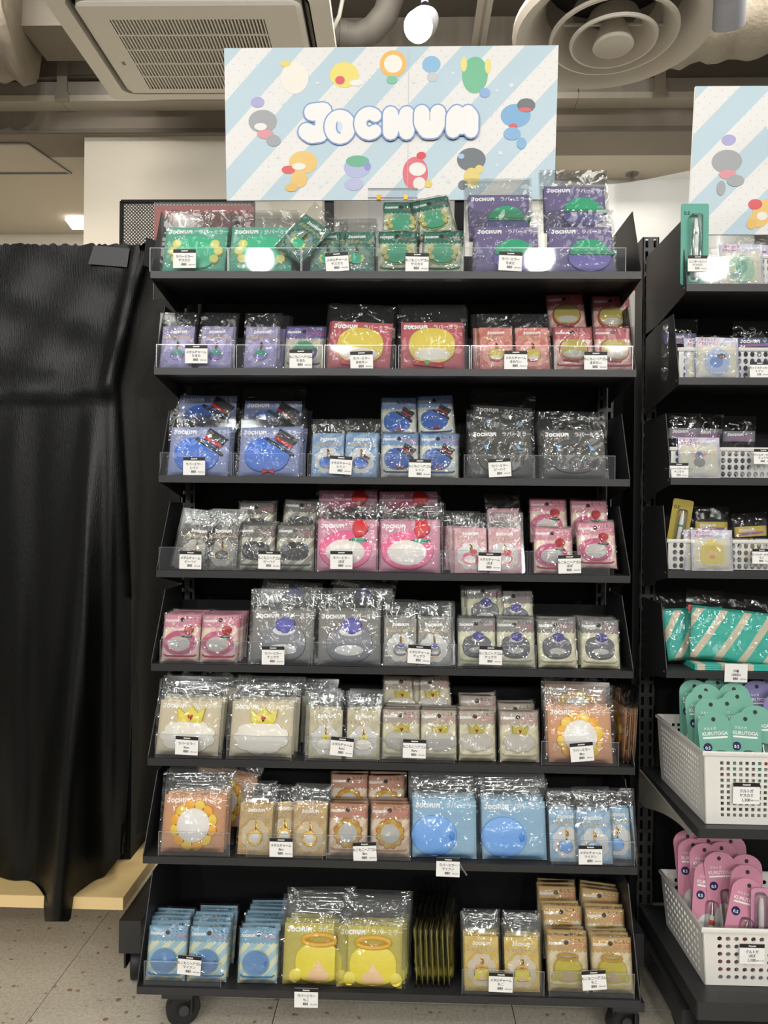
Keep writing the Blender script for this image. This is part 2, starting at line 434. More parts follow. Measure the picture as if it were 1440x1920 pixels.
CEILM = pm('dark_exposed_ceiling', '#77726a', rough=0.9, var=0.12, vscale=3)
struct('ceiling', MB().box(-5, 5, -8, 3.2, 3.1, 3.2), CEILM)
WALLM = pm('warm_white_wallpaper', '#d9d2c4', rough=0.85, var=0.03, vscale=2, bump=0.15, bscale=220)
BEAMM = pm('taupe_beam_paint', '#8f8578', rough=0.8, var=0.04, vscale=2)
YB = 1.80                       # face of the dropped beam
zb = atY(720, 247, YB).z
be = struct('trim_1', MB().box(-4.5, 4.5, YB, YB + 0.22, zb, 3.1), BEAMM)
part('beam_edge_strip', MB().box(-4.5, 4.5, YB - 0.012, YB, zb - 0.004, zb + 0.014), pm('dark_strip', '#6c645a', rough=0.7), be)
SOFM = pm('soffit_paint', '#cfc6b4', rough=0.9, var=0.02, vscale=2)
sof = struct('ceiling_soffit', MB().box(-4.5, 4.5, YB + 0.22, 4.2, zb, zb + 0.05), SOFM)
struct('wall_back', MB().box(-4.5, -0.55, 2.97, 3.05, 0, zb), WALLM)
struct('wall_right', MB().box(-0.4, 4.5, 2.26, 2.34, 0, zb), pm('grey_white_panel_wall', '#c9c8c3', rough=0.6, var=0.03, vscale=2))
xl = atY(152, 350, YB).x
struct('wall_column', MB().box(xl, -0.35, YB + 0.03, 2.97, 0, zb), pm('beige_column_paint', '#d2cabb', rough=0.85, var=0.03, vscale=2))
# ceiling hatch outline in the soffit, left
h0 = [atZ(-40, 268, zb), atZ(52, 268, zb), atZ(133, 324, zb), atZ(-60, 324, zb)]
hm = MB()
for a, b in zip(h0, h0[1:] + h0[:1]):
    hm.tube([(a.x, a.y, zb - 0.002), (b.x, b.y, zb - 0.002)], 0.008, 4)
hatch = thing('ceiling_hatch', 'grey rimmed access hatch in the pale ceiling left of the column', 'hatch', (0, 0, 0))
part('hatch_rim', hm, pm('aluminium_rim', '#8e8c86', rough=0.4, metal=0.5), hatch)
part('hatch_panel', MB().add([(p.x, p.y, zb - 0.0012) for p in h0], [(0, 1, 2, 3)]), SOFM, hatch)
# white lamp glowing under that ceiling
p = atY(140, 402, 2.7)
lampt = thing('wall_lamp', 'small glowing white lamp box beside the beige column', 'lamp', (p.x, 2.7, p.z))
part('housing', MB().box(-0.06, 0.06, 0.02, 0.12, -0.005, 0.035), WHITE, lampt)
part('diffuser', MB().prismX([(0.0, -0.03), (0.02, 0.02), (0.1, 0.0), (0.09, -0.05)], -0.055, 0.055), emit('lamp_glow', (1, 0.97, 0.9), 3.0), lampt)
# sprinkler head
p = atZ(1185, 326, zb)
sp = thing('sprinkler_head', 'small metal sprinkler head under the right soffit', 'sprinkler', (p.x, p.y, zb))
part('escutcheon', MB().lathe([(0.0, -0.004), (0.03, -0.004), (0.032, 0.0)], (0, 0, 0), 20), pm('chrome_dull', '#9a968e', rough=0.3, metal=0.8), sp, 40)
part('deflector', MB().lathe([(0.0, -0.03), (0.014, -0.03), (0.006, -0.024), (0.006, -0.004)], (0, 0, 0), 16), MATS['chrome_dull'], sp, 40)

# cable raceway with brackets
YR = 1.72
r0 = atY(300, 152, YR).z; r1 = atY(300, 184, YR).z
rw = thing('cable_raceway', 'long grey cable raceway running under the ceiling behind the sign', 'raceway', (0, YR, r1))
RWM = pm('grey_raceway_paint', '#a9a196', rough=0.6)
hh = r0 - r1
ends = [-3.0, atY(113, 170, YR).x, atY(1085, 170, YR).x, 3.0]
for a, b in zip(ends[:-1], ends[1:]):
    part('channel', MB().prismX([(0.0, 0.012), (0.0, hh), (0.1, hh), (0.1, 0.012)], a + 0.002, b - 0.002), RWM, rw)
    part('bottom_cover', MB().prismX([(-0.006, 0.012), (0.0, -0.01), (0.1, -0.01), (0.106, 0.012)], a + 0.001, b - 0.001), pm('light_raceway_cover', '#c8c0b2', rough=0.5), rw)
for px in (118, 1237):
    x = atY(px, 160, YR).x
    part('bracket', MB().box(x - 0.022, x + 0.022, -0.01, -0.002, -0.012, hh + 0.08).box(x - 0.03, x + 0.03, -0.012, -0.002, -0.016, 0.02), pm('bracket_zinc', '#b3aa9c', rough=0.45, metal=0.3), rw)
cab = MB().tube([(-3, YR + 0.03, r0 + 0.02), (-1.9, YR + 0.02, r0 + 0.012), (-1.4, YR + 0.02, r0 + 0.03), (-0.5, YR + 0.05, r0 + 0.05)], 0.009, 6)
tag(part('cable', cab, pm('grey_cable', '#9b9385', rough=0.6), None, 40), 'grey cable lying along the raceway at the upper left', 'cable')
cab = MB()
a = atY(1040, 175, YR); b = atY(1195, 140, YR); c = atY(1225, 110, YR)
cab.tube([(a.x, YR + 0.05, r0 + 0.005), ((a.x + b.x) / 2, YR + 0.03, r0 + 0.02), (b.x, YR + 0.03, b.z), (c.x, YR + 0.1, c.z + 0.05), (c.x + 0.1, YR + 0.2, 3.1)], 0.008, 6)
tag(part('cable', cab, MATS['grey_cable'], None, 40), 'pale cable rising from the raceway beside the round diffuser', 'cable')

# ---- ceiling air conditioner cassette
ZA = 2.60
A0 = atZ(212, 187, ZA); A1 = atZ(643, 186, ZA); 
ax = (A1 - A0).normalized(); wid = (A1 - A0).length
ay = Vector((ax.y, -ax.x, 0))            # towards the viewer
ac = thing('air_conditioner_cassette', 'beige four-way ceiling air conditioner with a slatted grille', 'air conditioner', A0)
ACM = pm('beige_plastic', '#e4dfd4', rough=0.45, var=0.03, vscale=3)
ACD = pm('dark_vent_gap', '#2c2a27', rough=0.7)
def acp(u, v, z=0.0): return ax * (u * wid) + ay * (v * wid * 0.70) + Vector((0, 0, z))
def acring(mb, o, i, z0, z1, cr_o=0.02, cr_i=0.02):
    """rounded square frame between insets o and i"""
    def loop(d, r, z):
        out = []
        for cx_, cy_, a0 in ((1 - d - r, 1 - d - r, 0), (d + r, 1 - d - r, PI / 2), (d + r, d + r, PI), (1 - d - r, d + r, 1.5 * PI)):
            for k in range(6):
                a = a0 + PI / 2 * k / 5; out.append(acp(cx_ + r * math.cos(a), cy_ + r * math.sin(a), z))
        return out
    n = 24
    if i is None:
        return mb.add(loop(o, cr_o, z0), [tuple(range(n))])
    L = [loop(o, cr_o, z1 + 0.03), loop(o, cr_o, z0), loop(i, cr_i, z1), loop(i, cr_i, z1 + 0.04)]
    vs = sum(L, [])
    fs = [(k * n + j, k * n + (j + 1) % n, (k + 1) * n + (j + 1) % n, (k + 1) * n + j) for k in range(3) for j in range(n)]
    return mb.add(vs, fs)
part('outer_panel', acring(MB(), 0.0, 0.07, 0.0, -0.004, 0.025, 0.06), ACM, ac, 35)
part('inner_panel', acring(MB(), 0.1, 0.118, -0.010, -0.016, 0.05, 0.012), ACM, ac, 35)
GU0, GU1, GV0, GV1 = 0.2, 0.76, 0.16, 0.78
gp = MB()
for (a, b, c, d) in ((0.118, 0.882, 0.118, GV0), (0.118, 0.882, GV1, 0.882), (0.118, GU0, GV0, GV1), (GU1, 0.882, GV0, GV1)):
    gp.add([acp(a, c, -0.016), acp(b, c, -0.016), acp(b, d, -0.016), acp(a, d, -0.016)], [(0, 1, 2, 3)])
part('grille_frame', gp, ACM, ac)
part('plenum', MB().add([acp(0.08, 0.08, 0.035), acp(0.92, 0.08, 0.035), acp(0.92, 0.92, 0.035), acp(0.08, 0.92, 0.035)], [(0, 1, 2, 3)]), ACD, ac)
part('housing', MB().add([acp(u, v, z) for z in (0.03, 0.3) for u, v in ((0.04, 0.04), (0.96, 0.04), (0.96, 0.96), (0.04, 0.96))], [(0, 1, 5, 4), (1, 2, 6, 5), (2, 3, 7, 6), (3, 0, 4, 7), (4, 5, 6, 7)]), pm('galvanised_box', '#8b877e', rough=0.5, metal=0.3), ac)
fl_ = MB()
for s_, t_ in (((0.16, 0.085), (0.84, 0.085)), ((0.16, 0.915), (0.84, 0.915)), ((0.085, 0.16), (0.085, 0.84)), ((0.915, 0.16), (0.915, 0.84))):
    a, b = Vector(s_), Vector(t_); dd = (b - a).normalized(); nn = Vector((-dd.y, dd.x)) * 0.007
    q = [a - nn, b - nn, b + nn, a + nn]
    part('louvre_flap', MB().add([acp(v_.x, v_.y, 0.006 + 0.014 * (k in (2, 3))) for k, v_ in enumerate(q)] + [acp(v_.x, v_.y, 0.01 + 0.014 * (k in (2, 3))) for k, v_ in enumerate(q)], [(0, 1, 2, 3), (7, 6, 5, 4), (0, 1, 5, 4), (2, 3, 7, 6)]), pm('grey_flap', '#8b8a84', rough=0.4), ac)
NS = 44
def acbar(u0, u1, v0, v1, z0, z1):
    return MB().add([acp(u, v, z) for z in (z0, z1) for u, v in ((u0, v0), (u1, v0), (u1, v1), (u0, v1))], [(0, 1, 2, 3), (7, 6, 5, 4), (0, 1, 5, 4), (1, 2, 6, 5), (2, 3, 7, 6), (3, 0, 4, 7)])
sl = acbar(0, 0.0055, GV0, GV1, -0.016, 0.004).mesh('grille_slat', ACM)
for k in range(NS):
    ob('grille_slat', sl, ac, acp(GU0 + (GU1 - GU0) * (k + 0.5) / NS - 0.0027, 0, 0))
for k in range(1, 5):
    part('grille_crossbar', acbar(GU0, GU1, GV0 + (GV1 - GV0) * k / 5 - 0.005, GV0 + (GV1 - GV0) * k / 5 + 0.005, -0.017, -0.012), ACM, ac)
part('corner_screw_cap', acbar(0.15, 0.162, 0.4, 0.425, -0.018, -0.015), pm('grey_cap', '#8d887c', rough=0.5), ac)
# hangers up to the ceiling
hg = MB()
for u, v in ((0.06, 0.06), (0.94, 0.06), (0.06, 0.94), (0.94, 0.94)):
    q = acp(u, v, 0.02); hg.tube([q, q + Vector((0, 0, 0.48))], 0.006, 6)
part('hanger_rods', hg, MATS['bracket_zinc'], ac)

# ---- round ceiling diffuser
ZD = 2.62
cD = atZ(1150, 62, ZD); rD = 0.345
df = thing('round_air_diffuser', 'large round grey ceiling air diffuser with concentric rings', 'diffuser', (cD.x, cD.y, ZD))
DFM = pm('diffuser_grey', '#cdc5b8', rough=0.45, var=0.03, vscale=3)
for nm, prof in (('outer_ring', [(rD * 0.99, 0.035), (rD, 0.015), (rD * 0.96, -0.004), (rD * 0.86, 0.004), (rD * 0.72, 0.06), (rD * 0.66, 0.11)]),
                 ('cone_ring', [(rD * 0.63, -0.008), (rD * 0.625, -0.018), (rD * 0.6, -0.02), (rD * 0.5, 0.02), (rD * 0.4, 0.085)]),
                 ('cone_ring', [(rD * 0.43, -0.026), (rD * 0.42, -0.036), (rD * 0.4, -0.036), (rD * 0.31, 0.005), (rD * 0.24, 0.06)]),
                 ('centre_cone', [(0.0, -0.04), (rD * 0.15, -0.042), (rD * 0.19, -0.05), (rD * 0.2, -0.046), (rD * 0.19, -0.036), (rD * 0.12, 0.03)]),
                 ('neck', [(rD * 0.66, 0.1), (rD * 0.66, 0.47)])):
    part(nm, MB().lathe(prof, (0, 0, 0), 56), DFM, df, 40)
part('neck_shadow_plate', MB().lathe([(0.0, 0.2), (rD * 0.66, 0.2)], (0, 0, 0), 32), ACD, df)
part('spider_rod', MB().tube([(-rD * 0.5, 0, 0.03), (rD * 0.5, 0, 0.03)], 0.006, 6).tube([(0, 0, -0.03), (0, 0, 0.1)], 0.007, 6), DFM, df)

# ---- insulated ducts
INS = pm('insulation_wrap', '#8f8576', rough=0.7, var=0.22, vscale=6, bump=1.0, bscale=26)
INS2 = pm('insulation_wrap_silver', '#a49b8a', rough=0.5, var=0.2, vscale=8, bump=1.0, bscale=60)
def duct(name, label, path, r, mat, nseg=22, rough_amp=0.05):
    mb = MB(); P = []
    for i in range(len(path) - 1):
        for k in range(14): P.append(Vector(path[i]).lerp(Vector(path[i + 1]), k / 14))
    P.append(Vector(path[-1]))
    mb.tube(P, [r * (1 + rough_amp * math.sin(i * 1.7) + random.uniform(-rough_amp, rough_amp) * 0.4) for i in range(len(P))], nseg)
    rnd = random.Random(3)
    mb.v = [(v[0] + rnd.uniform(-1, 1) * r * 0.035, v[1] + rnd.uniform(-1, 1) * r * 0.035, v[2] + rnd.uniform(-1, 1) * r * 0.035) for v in mb.v]
    return tag(part(name, mb, mat, None, 60), label, 'duct')
a = atZ(-60, 90, 2.78); b = atZ(75, 95, 2.78)
d1 = duct('insulated_duct', 'bulging grey insulated duct at the upper left beside the air conditioner', [(a.x - 1.5, b.y - 0.15, 2.86), (b.x - 0.3, b.y - 0.15, 2.86), (b.x - 0.02, b.y - 0.1, 2.86)], 0.24, INS)
part('duct_collar', MB().box(b.x - 0.02, b.x + 0.16, b.y - 0.12, b.y + 0.1, 2.8, 3.04), pm('galvanised_collar', '#7e766a', rough=0.6, var=0.15), d1)
a = atZ(1250, 105, 2.72); b = atZ(1440, 60, 2.72)
duct('insulated_duct', 'crinkled foil wrapped duct at the upper right behind the fan diffuser', [(a.x + 0.02, a.y - 0.02, 2.86), (a.x + 0.5, a.y - 0.12, 2.86), (a.x + 1.6, a.y - 0.4, 2.86)], 0.17, INS2)
# lagged pipe bending behind the sign
pts = [(640, 66, 2.82), (672, 70, 2.82), (700, 55, 2.84), (722, 28, 2.88), (735, -10, 2.95), (738, -40, 3.05)]
P = [atZ(*q) for q in pts]
lp = tag(part('lagged_pipe', MB().tube([P[0] + Vector((-0.3, 0.05, 0.0))] + P, 0.05, 14), pm('lagging_tape', '#6f6a63', rough=0.6, var=0.1), None, 50), 'taped dark grey pipe bending up beside the white spotlight', 'pipe')
part('tape_joint', MB().tube([P[0] - (P[1] - P[0]) * 0.15, P[0] + (P[1] - P[0]) * 0.25], 0.053, 14), MATS['lagging_tape'], lp, 50)
P = [atZ(*q) for q in [(606, 84, 2.74), (622, 60, 2.76), (636, 30, 2.8), (642, 0, 2.86), (644, -30, 3.0)]]
tag(part('hanging_cable', MB().tube(P, 0.008, 8), pm('pale_cable', '#b5b2aa', rough=0.5), None, 50), 'thin pale cable curving down beside the air conditioner', 'cable')
# vertical pale strip (conduit) right of the spotlight
a = atY(899, 85, 1.5); b = atY(913, 0, 1.5)
cz = thing('ceiling_rail', 'pale flat lighting rail running away across the ceiling right of the spotlight', 'rail', (atZ(905, 40, 2.9).x, 1.2, 2.9))
part('rail_body', MB().box(-0.028, 0.028, -1.2, 0.58, 0, 0.03), pm('rail_white', '#c3beb4', rough=0.5), cz)
part('rail_slot', MB().box(-0.006, 0.006, -1.2, 0.58, -0.0015, 0.0005), pm('rail_slot_grey', '#9d988e', rough=0.5), cz)
for y in (-1.0, 0.2): part('rail_hanger', MB().box(-0.01, 0.01, y, y + 0.02, 0.03, 0.2), MATS['rail_white'], cz)

# ---- spotlights
def spotlight(name, label, head, aim, r, L, lit=True, fins=False):
    t = thing(name, label, 'spotlight', head)
    q = Vector(aim).normalized().to_track_quat('-Z', 'Y').to_matrix().to_4x4()
    part('lamp_body', MB().lathe([(r * 0.98, 0.0), (r, 0.004), (r, L * 0.55), (r * 0.8, L), (0, L)], (0, 0, 0), 28, q), pm('spot_white', '#96979d', rough=0.35), t, 40)
    part('lens', MB().lathe([(0, -0.002), (r * 0.9, 0.0), (r * 0.97, 0.003)], (0, 0, 0), 28, q), emit('spot_glow', (1, 0.985, 0.95), 60.0) if lit else pm('lens_off', '#8b8b88', rough=0.2), t)
    if fins:
        for k in range(6):
            f = MB().lathe([(r * 0.6, L * (0.5 + 0.09 * k)), (r * 1.02, L * (0.5 + 0.09 * k)), (r * 1.02, L * (0.53 + 0.09 * k)), (r * 0.6, L * (0.53 + 0.09 * k))], (0, 0, 0), 24, q)
            part('cooling_fin', f, MATS['spot_white'], t, 40)
    back = q @ Vector((0, 0, L * 0.7))
    part('bracket_arm', MB().tube([back + Vector((0, 0.02, 0)), back + Vector((0, 0.02, 0.1)), Vector((back.x, back.y + 0.02, 3.1 - head[2]))], 0.012, 8), MATS['spot_white'], t, 40)
    part('arm_bolt', MB().lathe([(0, -0.006), (0.014, -0.006), (0.014, 0.006)], back + Vector((0, -0.0, 0.05)), 12, Matrix.Rotation(PI / 2, 4, 'X')), pm('bolt', '#77777a', rough=0.3, metal=0.8), t, 40)
    return t
hp = atZ(784, 50, 2.52)
spotlight('track_spotlight', 'lit white ceiling spotlight shining above the sign', hp, (-0.25, -0.85, -0.75), 0.048, 0.15)
sl_ = bpy.data.lights.new('track_spotlight_light', 'SPOT'); sl_.energy = 60; sl_.spot_size = 1.0; sl_.spot_blend = 0.6; sl_.shadow_soft_size = 0.045
so = bpy.data.objects.new('track_spotlight_light', sl_); COL.objects.link(so)
so.location = hp + Vector((-0.25, -0.85, -0.75)).normalized() * 0.02
so.rotation_euler = Vector((-0.25, -0.85, -0.75)).to_track_quat('-Z', 'Y').to_euler()
spotlight('finned_spotlight', 'white finned spotlight at the top right corner, seen from behind', atZ(1366, 50, 2.55), (0.25, 0.75, -0.7), 0.05, 0.17, lit=False, fins=True)

# ---- things behind the rack: perforated board, red banner, clear sheet, white boards
def perf_mat():
    m = bpy.data.materials.new('perforated_black_board'); m.use_nodes = True; nt = m.node_tree
    b = nt.nodes['Principled BSDF']; b.inputs['Base Color'].default_value = lin('#232323'); b.inputs['Roughness'].default_value = 0.5
    tc = N(nt, 'ShaderNodeTexCoord'); mp = N(nt, 'ShaderNodeMapping'); mp.inputs['Rotation'].default_value = (0, PI / 4, 0); mp.inputs['Scale'].default_value = (150, 150, 150)
    nt.links.new(tc.outputs['Object'], mp.inputs[0]); fr = N(nt, 'ShaderNodeVectorMath', operation='FRACTION'); nt.links.new(mp.outputs[0], fr.inputs[0])
    su = N(nt, 'ShaderNodeVectorMath', operation='SUBTRACT'); su.inputs[1].default_value = (0.5, 0.5, 0.5); nt.links.new(fr.outputs[0], su.inputs[0])
    ml = N(nt, 'ShaderNodeVectorMath', operation='MULTIPLY'); ml.inputs[1].default_value = (1, 0, 1); nt.links.new(su.outputs[0], ml.inputs[0])
    ln = N(nt, 'ShaderNodeVectorMath', operation='LENGTH'); nt.links.new(ml.outputs[0], ln.inputs[0])
    lt = N(nt, 'ShaderNodeMath', operation='GREATER_THAN'); lt.inputs[1].default_value = 0.3; nt.links.new(ln.outputs['Value'], lt.inputs[0])
    nt.links.new(lt.outputs[0], b.inputs['Alpha'])
    return m
YP = 0.62
a = atY(228, 378, YP); b = atY(474, 470, YP)
pbd = thing('perforated_board', 'black perforated display board standing behind the black cloth', 'display board', (a.x, YP, 0))
part('perforated_sheet', MB().add([(0, 0, 0.3), (b.x - a.x, 0, 0.3), (b.x - a.x, 0, a.z), (0, 0, a.z)], [(0, 1, 2, 3)]), perf_mat(), pbd)
part('frame_edge', MB().box(-0.004, 0.004, -0.004, 0.01, 0.0, a.z).box(0, b.x - a.x, -0.004, 0.01, a.z - 0.004, a.z + 0.004).box(b.x - a.x - 0.004, b.x - a.x + 0.004, -0.004, 0.01, 0, a.z), BLACK2, pbd)
YQ = YP - 0.0165
a = atY(289, 386, YQ); b = atY(473, 470, YQ)
tag(ob('red_banner', MB().box(0, b.x - a.x, 0, 0.012, -0.2, 0).mesh('red_banner', pm('red_banner_print', '#8f2226', rough=0.6, var=0.5, vscale=30, stretch=(6, 1, 0.2))), None, (a.x, YQ, a.z)), 'dark red streaked banner board behind the green packs', 'banner')
YC = 0.95
a = atY(1040, 325, YC); b = atY(1330, 470, YC)
cs = MB(); n = 16
for i in range(n + 1):
    u = i / n; x = a.x + (b.x - a.x + 0.3) * u
    for z in (a.z + 0.03 * u - 0.02, 0.25): cs.add([(x, YC + 0.05 * math.sin(u * 7), z)], [])
cs.f = [(2 * i, 2 * i + 2, 2 * i + 3, 2 * i + 1) for i in range(n)]
tag(part('clear_sheet', cs, clear('clear_sheet_plastic', rough=0.15, base=0.06, gain=1.0, milk=0.3, milkcol=(0.78, 0.78, 0.76, 1)), None, 60), 'hazy clear plastic sheet hanging behind the racks on the right', 'plastic sheet')
YW = 0.45
a = atY(1150, 545, YW); b = atY(1215, 680, YW)
wp = thing('panel_board', 'white and red panel board glimpsed between the two racks', 'board', (a.x - 0.05, YW, 0))
part('white_panel', MB().box(0, 0.16, 0, 0.02, b.z, a.z), pm('white_board', '#d8d6cf', rough=0.5), wp)
a2 = atY(1150, 476, YW + 0.03); b2 = atY(1150, 494, YW + 0.03)
part('grey_panel', MB().box(-0.06, 0.2, 0.024, 0.03, b.z, b2.z), pm('grey_board', '#a9a9a5', rough=0.5), wp)
part('red_strip', MB().box(-0.06, 0.2, 0.024, 0.03, b2.z, a2.z), pm('red_strip_print', '#b3131c', rough=0.5), wp)
part('added_dark_backdrop', MB().box(-0.5, 0.6, 0.0, 0.03, 0.0, b.z), BLACK2, wp)  # added black sheet that keeps the gap between the racks dark
b3 = atY(1150, 524, YW); b4 = atY(1150, 545, YW)
part('red_strip', MB().box(-0.06, 0.12, 0.0, 0.006, b4.z, b3.z), MATS['red_strip_print'], wp)

# ---- low platform with black satin cloth, left
PB = atY(231, 1683, 0.05)
xr, zt = PB.x, PB.z
plat = thing('low_platform', 'pale wooden platform board under the black cloth', 'platform', (xr, 0.05, zt))
WOOD = pm('pale_ash_wood', '#d8bb82', rough=0.5, var=0.1, vscale=5, stretch=(1.2, 8, 8))
part('board', MB().box(-1.1, 0, 0, 0.54, -0.024, 0), WOOD, plat)
part('front_edge_band', MB().box(-1.1, 0, -0.0012, 0, -0.024, -0.0004), pm('ash_edge_band', '#e0c48e', rough=0.5, var=0.06, vscale=6, stretch=(1, 8, 8)), plat)
part('plinth', MB().box(-1.05, -0.2, 0.36, 0.52, -zt, -0.024), BLACK2, plat)
part('cabinet_body', MB().box(-1.05, -0.045, 0.16, 0.52, 0.0, 1.02), BLACK2, plat)
SATIN = pm('black_satin', '#080908', rough=0.33, var=0.25, vscale=9, bump=0.25, bscale=500, spec=0.25, stretch=(1, 1, 0.15))
cl = MB(); NU, NV = 110, 90
yt, yb_ = 458.0, 1668.0
def cloth(u, v):
    """u 0..1 across the front, 1..1.35 round the corner; v 0 top .. 1 bottom (by height)"""
    py = yt + (yb_ - yt) * v
    rb = 283 - 71 * min(1, max(0, (py - 470) / 255)) ** 0.8 if py < 735 else 212 + 16 * min(1, (py - 735) / 400)
    lowp = max(0.0, (py - 735) / 930)
    uu = min(u, 1.0)
    px = -170 + (rb + 170) * uu
    up_ = max(0.0, 1 - (py - 458) / 277)
    Y = 0.125 + 0.02 * up_ * (1 - uu)
    fold = 0.0
    if lowp > 0:
        k = lowp ** 0.7
        g = lambda c, w_: math.exp(-((px - c) / w_) ** 2)
        fold = -k * (0.030 * g(-110, 45) + 0.018 * g(26, 30) - 0.010 * g(70, 20) + 0.020 * g(207, 8) * (1 - lowp) + 0.007 * g(160, 8) * (1 - 0.6 * lowp) + 0.004 * math.sin(px * 0.021 + py * 0.004)) + 0.0010 * math.sin(px * 0.09 + py * 0.017)
    else:
        fold = 0.0025 * math.sin(px * 0.045 + py * 0.03) + 0.002 * math.sin(px * 0.02 - py * 0.05) - 0.008 * math.exp(-((px + 0.22 * (py - 460) - 258) / 12.0) ** 2)
    if 700 < py < 760: fold -= 0.006 * math.exp(-((py - 735) / 9) ** 2)
    Y += fold
    cl_ = 178 - 74 * lowp ** 1.2
    wl = 16 + 20 * lowp
    lobe = math.exp(-(((px - cl_) / (wl if px < cl_ else wl * 1.5)) ** 2)) * lowp ** 1.1
    Y -= 0.115 * lobe
    off = 0 if px < 58 else 60 * (px - 58) / 20 if px < 78 else 60 if px < 128 else 60 - 125 * (px - 128) / 100
    pyv = py + off * max(0, (v - 0.85) / 0.15)
    if v < 1e-6: pyv += random.uniform(-3, 3)
    p = atY(px, pyv, Y)
    if u > 1:
        w = (u - 1) / 0.35
        p = p + Vector((0.02 * math.sin(w * 9 + v * 3) * (0.3 + v) + 0.05 * w * (0.3 + 0.7 * (1 - abs(v - 0.3))), 0.42 * w, -0.03 * w * v))
        if p.z < zt + 0.003: p.z = zt + 0.003
    elif p.y > 0.045 and p.z < zt + 0.002: p.z = zt + 0.002
    return p
for j in range(NV + 1):
    for i in range(NU + 1):
        u = 1.35 * i / NU
        cl.v.append(tuple(cloth(u, j / NV)))
cl.f = [(j * (NU + 1) + i, j * (NU + 1) + i + 1, (j + 1) * (NU + 1) + i + 1, (j + 1) * (NU + 1) + i) for j in range(NV) for i in range(NU)]
# the cloth folds over the top of the unit
base = len(cl.v)
for i in range(NU + 1):
    x, y, z = cl.v[i]; cl.v.append((x, y + 0.06 + 0.25 * (1.35 * i / NU < 1), z + 0.004 + random.uniform(-.004, .004)))
cl.f += [(i, i + 1, base + i + 1, base + i) for i in range(NU)]
cloth_o = tag(part('draped_cloth', cl, SATIN, None, 70), 'black satin cloth draped over a unit left of the rack', 'cloth')
# gaffer tape patch and dark clip at the corner
a = atY(205, 478, 0.118); 
tp = MB(); q = [atY(165, 495, 0.119), atY(238, 501, 0.119), atY(243, 466, 0.119), atY(176, 460, 0.119)]
tp.add([tuple(v) for v in q] + [(v.x, v.y + 0.0008, v.z) for v in q], [(0, 1, 2, 3), (7, 6, 5, 4), (0, 1, 5, 4), (1, 2, 6, 5), (2, 3, 7, 6), (3, 0, 4, 7)])
tag(part('tape_patch', tp, pm('black_tape', '#26262a', rough=0.45), None), 'strip of dark tape holding the top of the black cloth', 'tape')
q = [atY(268, 497, 0.1), atY(283, 503, 0.1), atY(290, 450, 0.1), atY(274, 445, 0.1)]
cp = MB().add([tuple(v) for v in q] + [(v.x, v.y + 0.02, v.z) for v in q], [(0, 1, 2, 3), (7, 6, 5, 4), (0, 1, 5, 4), (1, 2, 6, 5), (2, 3, 7, 6), (3, 0, 4, 7)])
tag(part('cloth_clip', cp, BLACK2, None), 'dark clip holding the cloth to the upper left of the rack', 'clip')

# ================================================================== RACKS
SH = [(-.0435, 1.4009), (-.0186, 1.2273), (.0133, 1.0259), (.005, .8438), (-.0197, .6698), (-.0333, .4963), (-.0537, .3234), (-.0782, .0994)]
YBK = 0.165
LIP = 0.0128
ORD = ['top', 'second', 'third', 'fourth', 'fifth', 'sixth', 'seventh', 'bottom']
def tray(rack, x0, x1, yf, zt, sh, bh, lean=0.06, drop=0.04):
    s = part('shelf', MB().box(x0 + 0.0015, x1 - 0.0015, yf, YBK, zt - 0.0022, zt), BLACK, rack)
    part('front_lip', MB().box(x0, x1, yf - 0.0012, yf, zt - LIP, zt + 0.0006).box(x0, x1, yf, yf + 0.016, zt - LIP, zt - LIP + 0.0012), BLACK, s)
    for x in (x0, x1 - 0.0015):
        part('side_panel', MB().prismX([(yf - 0.001, zt - LIP), (yf - 0.001, zt + 0.004), (yf + lean, zt + sh), (YBK, zt + sh), (YBK, zt - drop), (yf + 0.05, zt - LIP - 0.008)], x, x + 0.0015), BLACK, s)
    part('back_panel', MB().box(x0 + 0.0015, x1 - 0.0015, YBK - 0.0012, YBK, zt, zt + bh), BLACK2, s)
    return s
def upright(rack, xc, y, z0, z1, w=0.034):
    u = part('upright', MB().box(xc - w / 2, xc - w / 2 + 0.002, y, y + 0.05, z0, z1).box(xc + w / 2 - 0.002, xc + w / 2, y, y + 0.05, z0, z1).box(xc - w / 2, xc + w / 2, y + 0.048, y + 0.05, z0, z1), BLACK, rack)
    n = int((z1 - z0) / 0.026)
    part('slotted_face', MB().perf((xc - w / 2, y, z0), (xc + w / 2, y, z0), (xc + w / 2, y, z1), (xc - w / 2, y, z1), 2, n, 0.36, 0.7, 0.002, (0, 1, 0)), pm('slot_face_black', '#333333', rough=0.45), u)
    part('slot_backing', MB().box(xc - w / 2 + 0.002, xc + w / 2 - 0.002, y + 0.02, y + 0.021, z0, z1), pm('slot_dark', '#060606', rough=0.9), u)
    return u
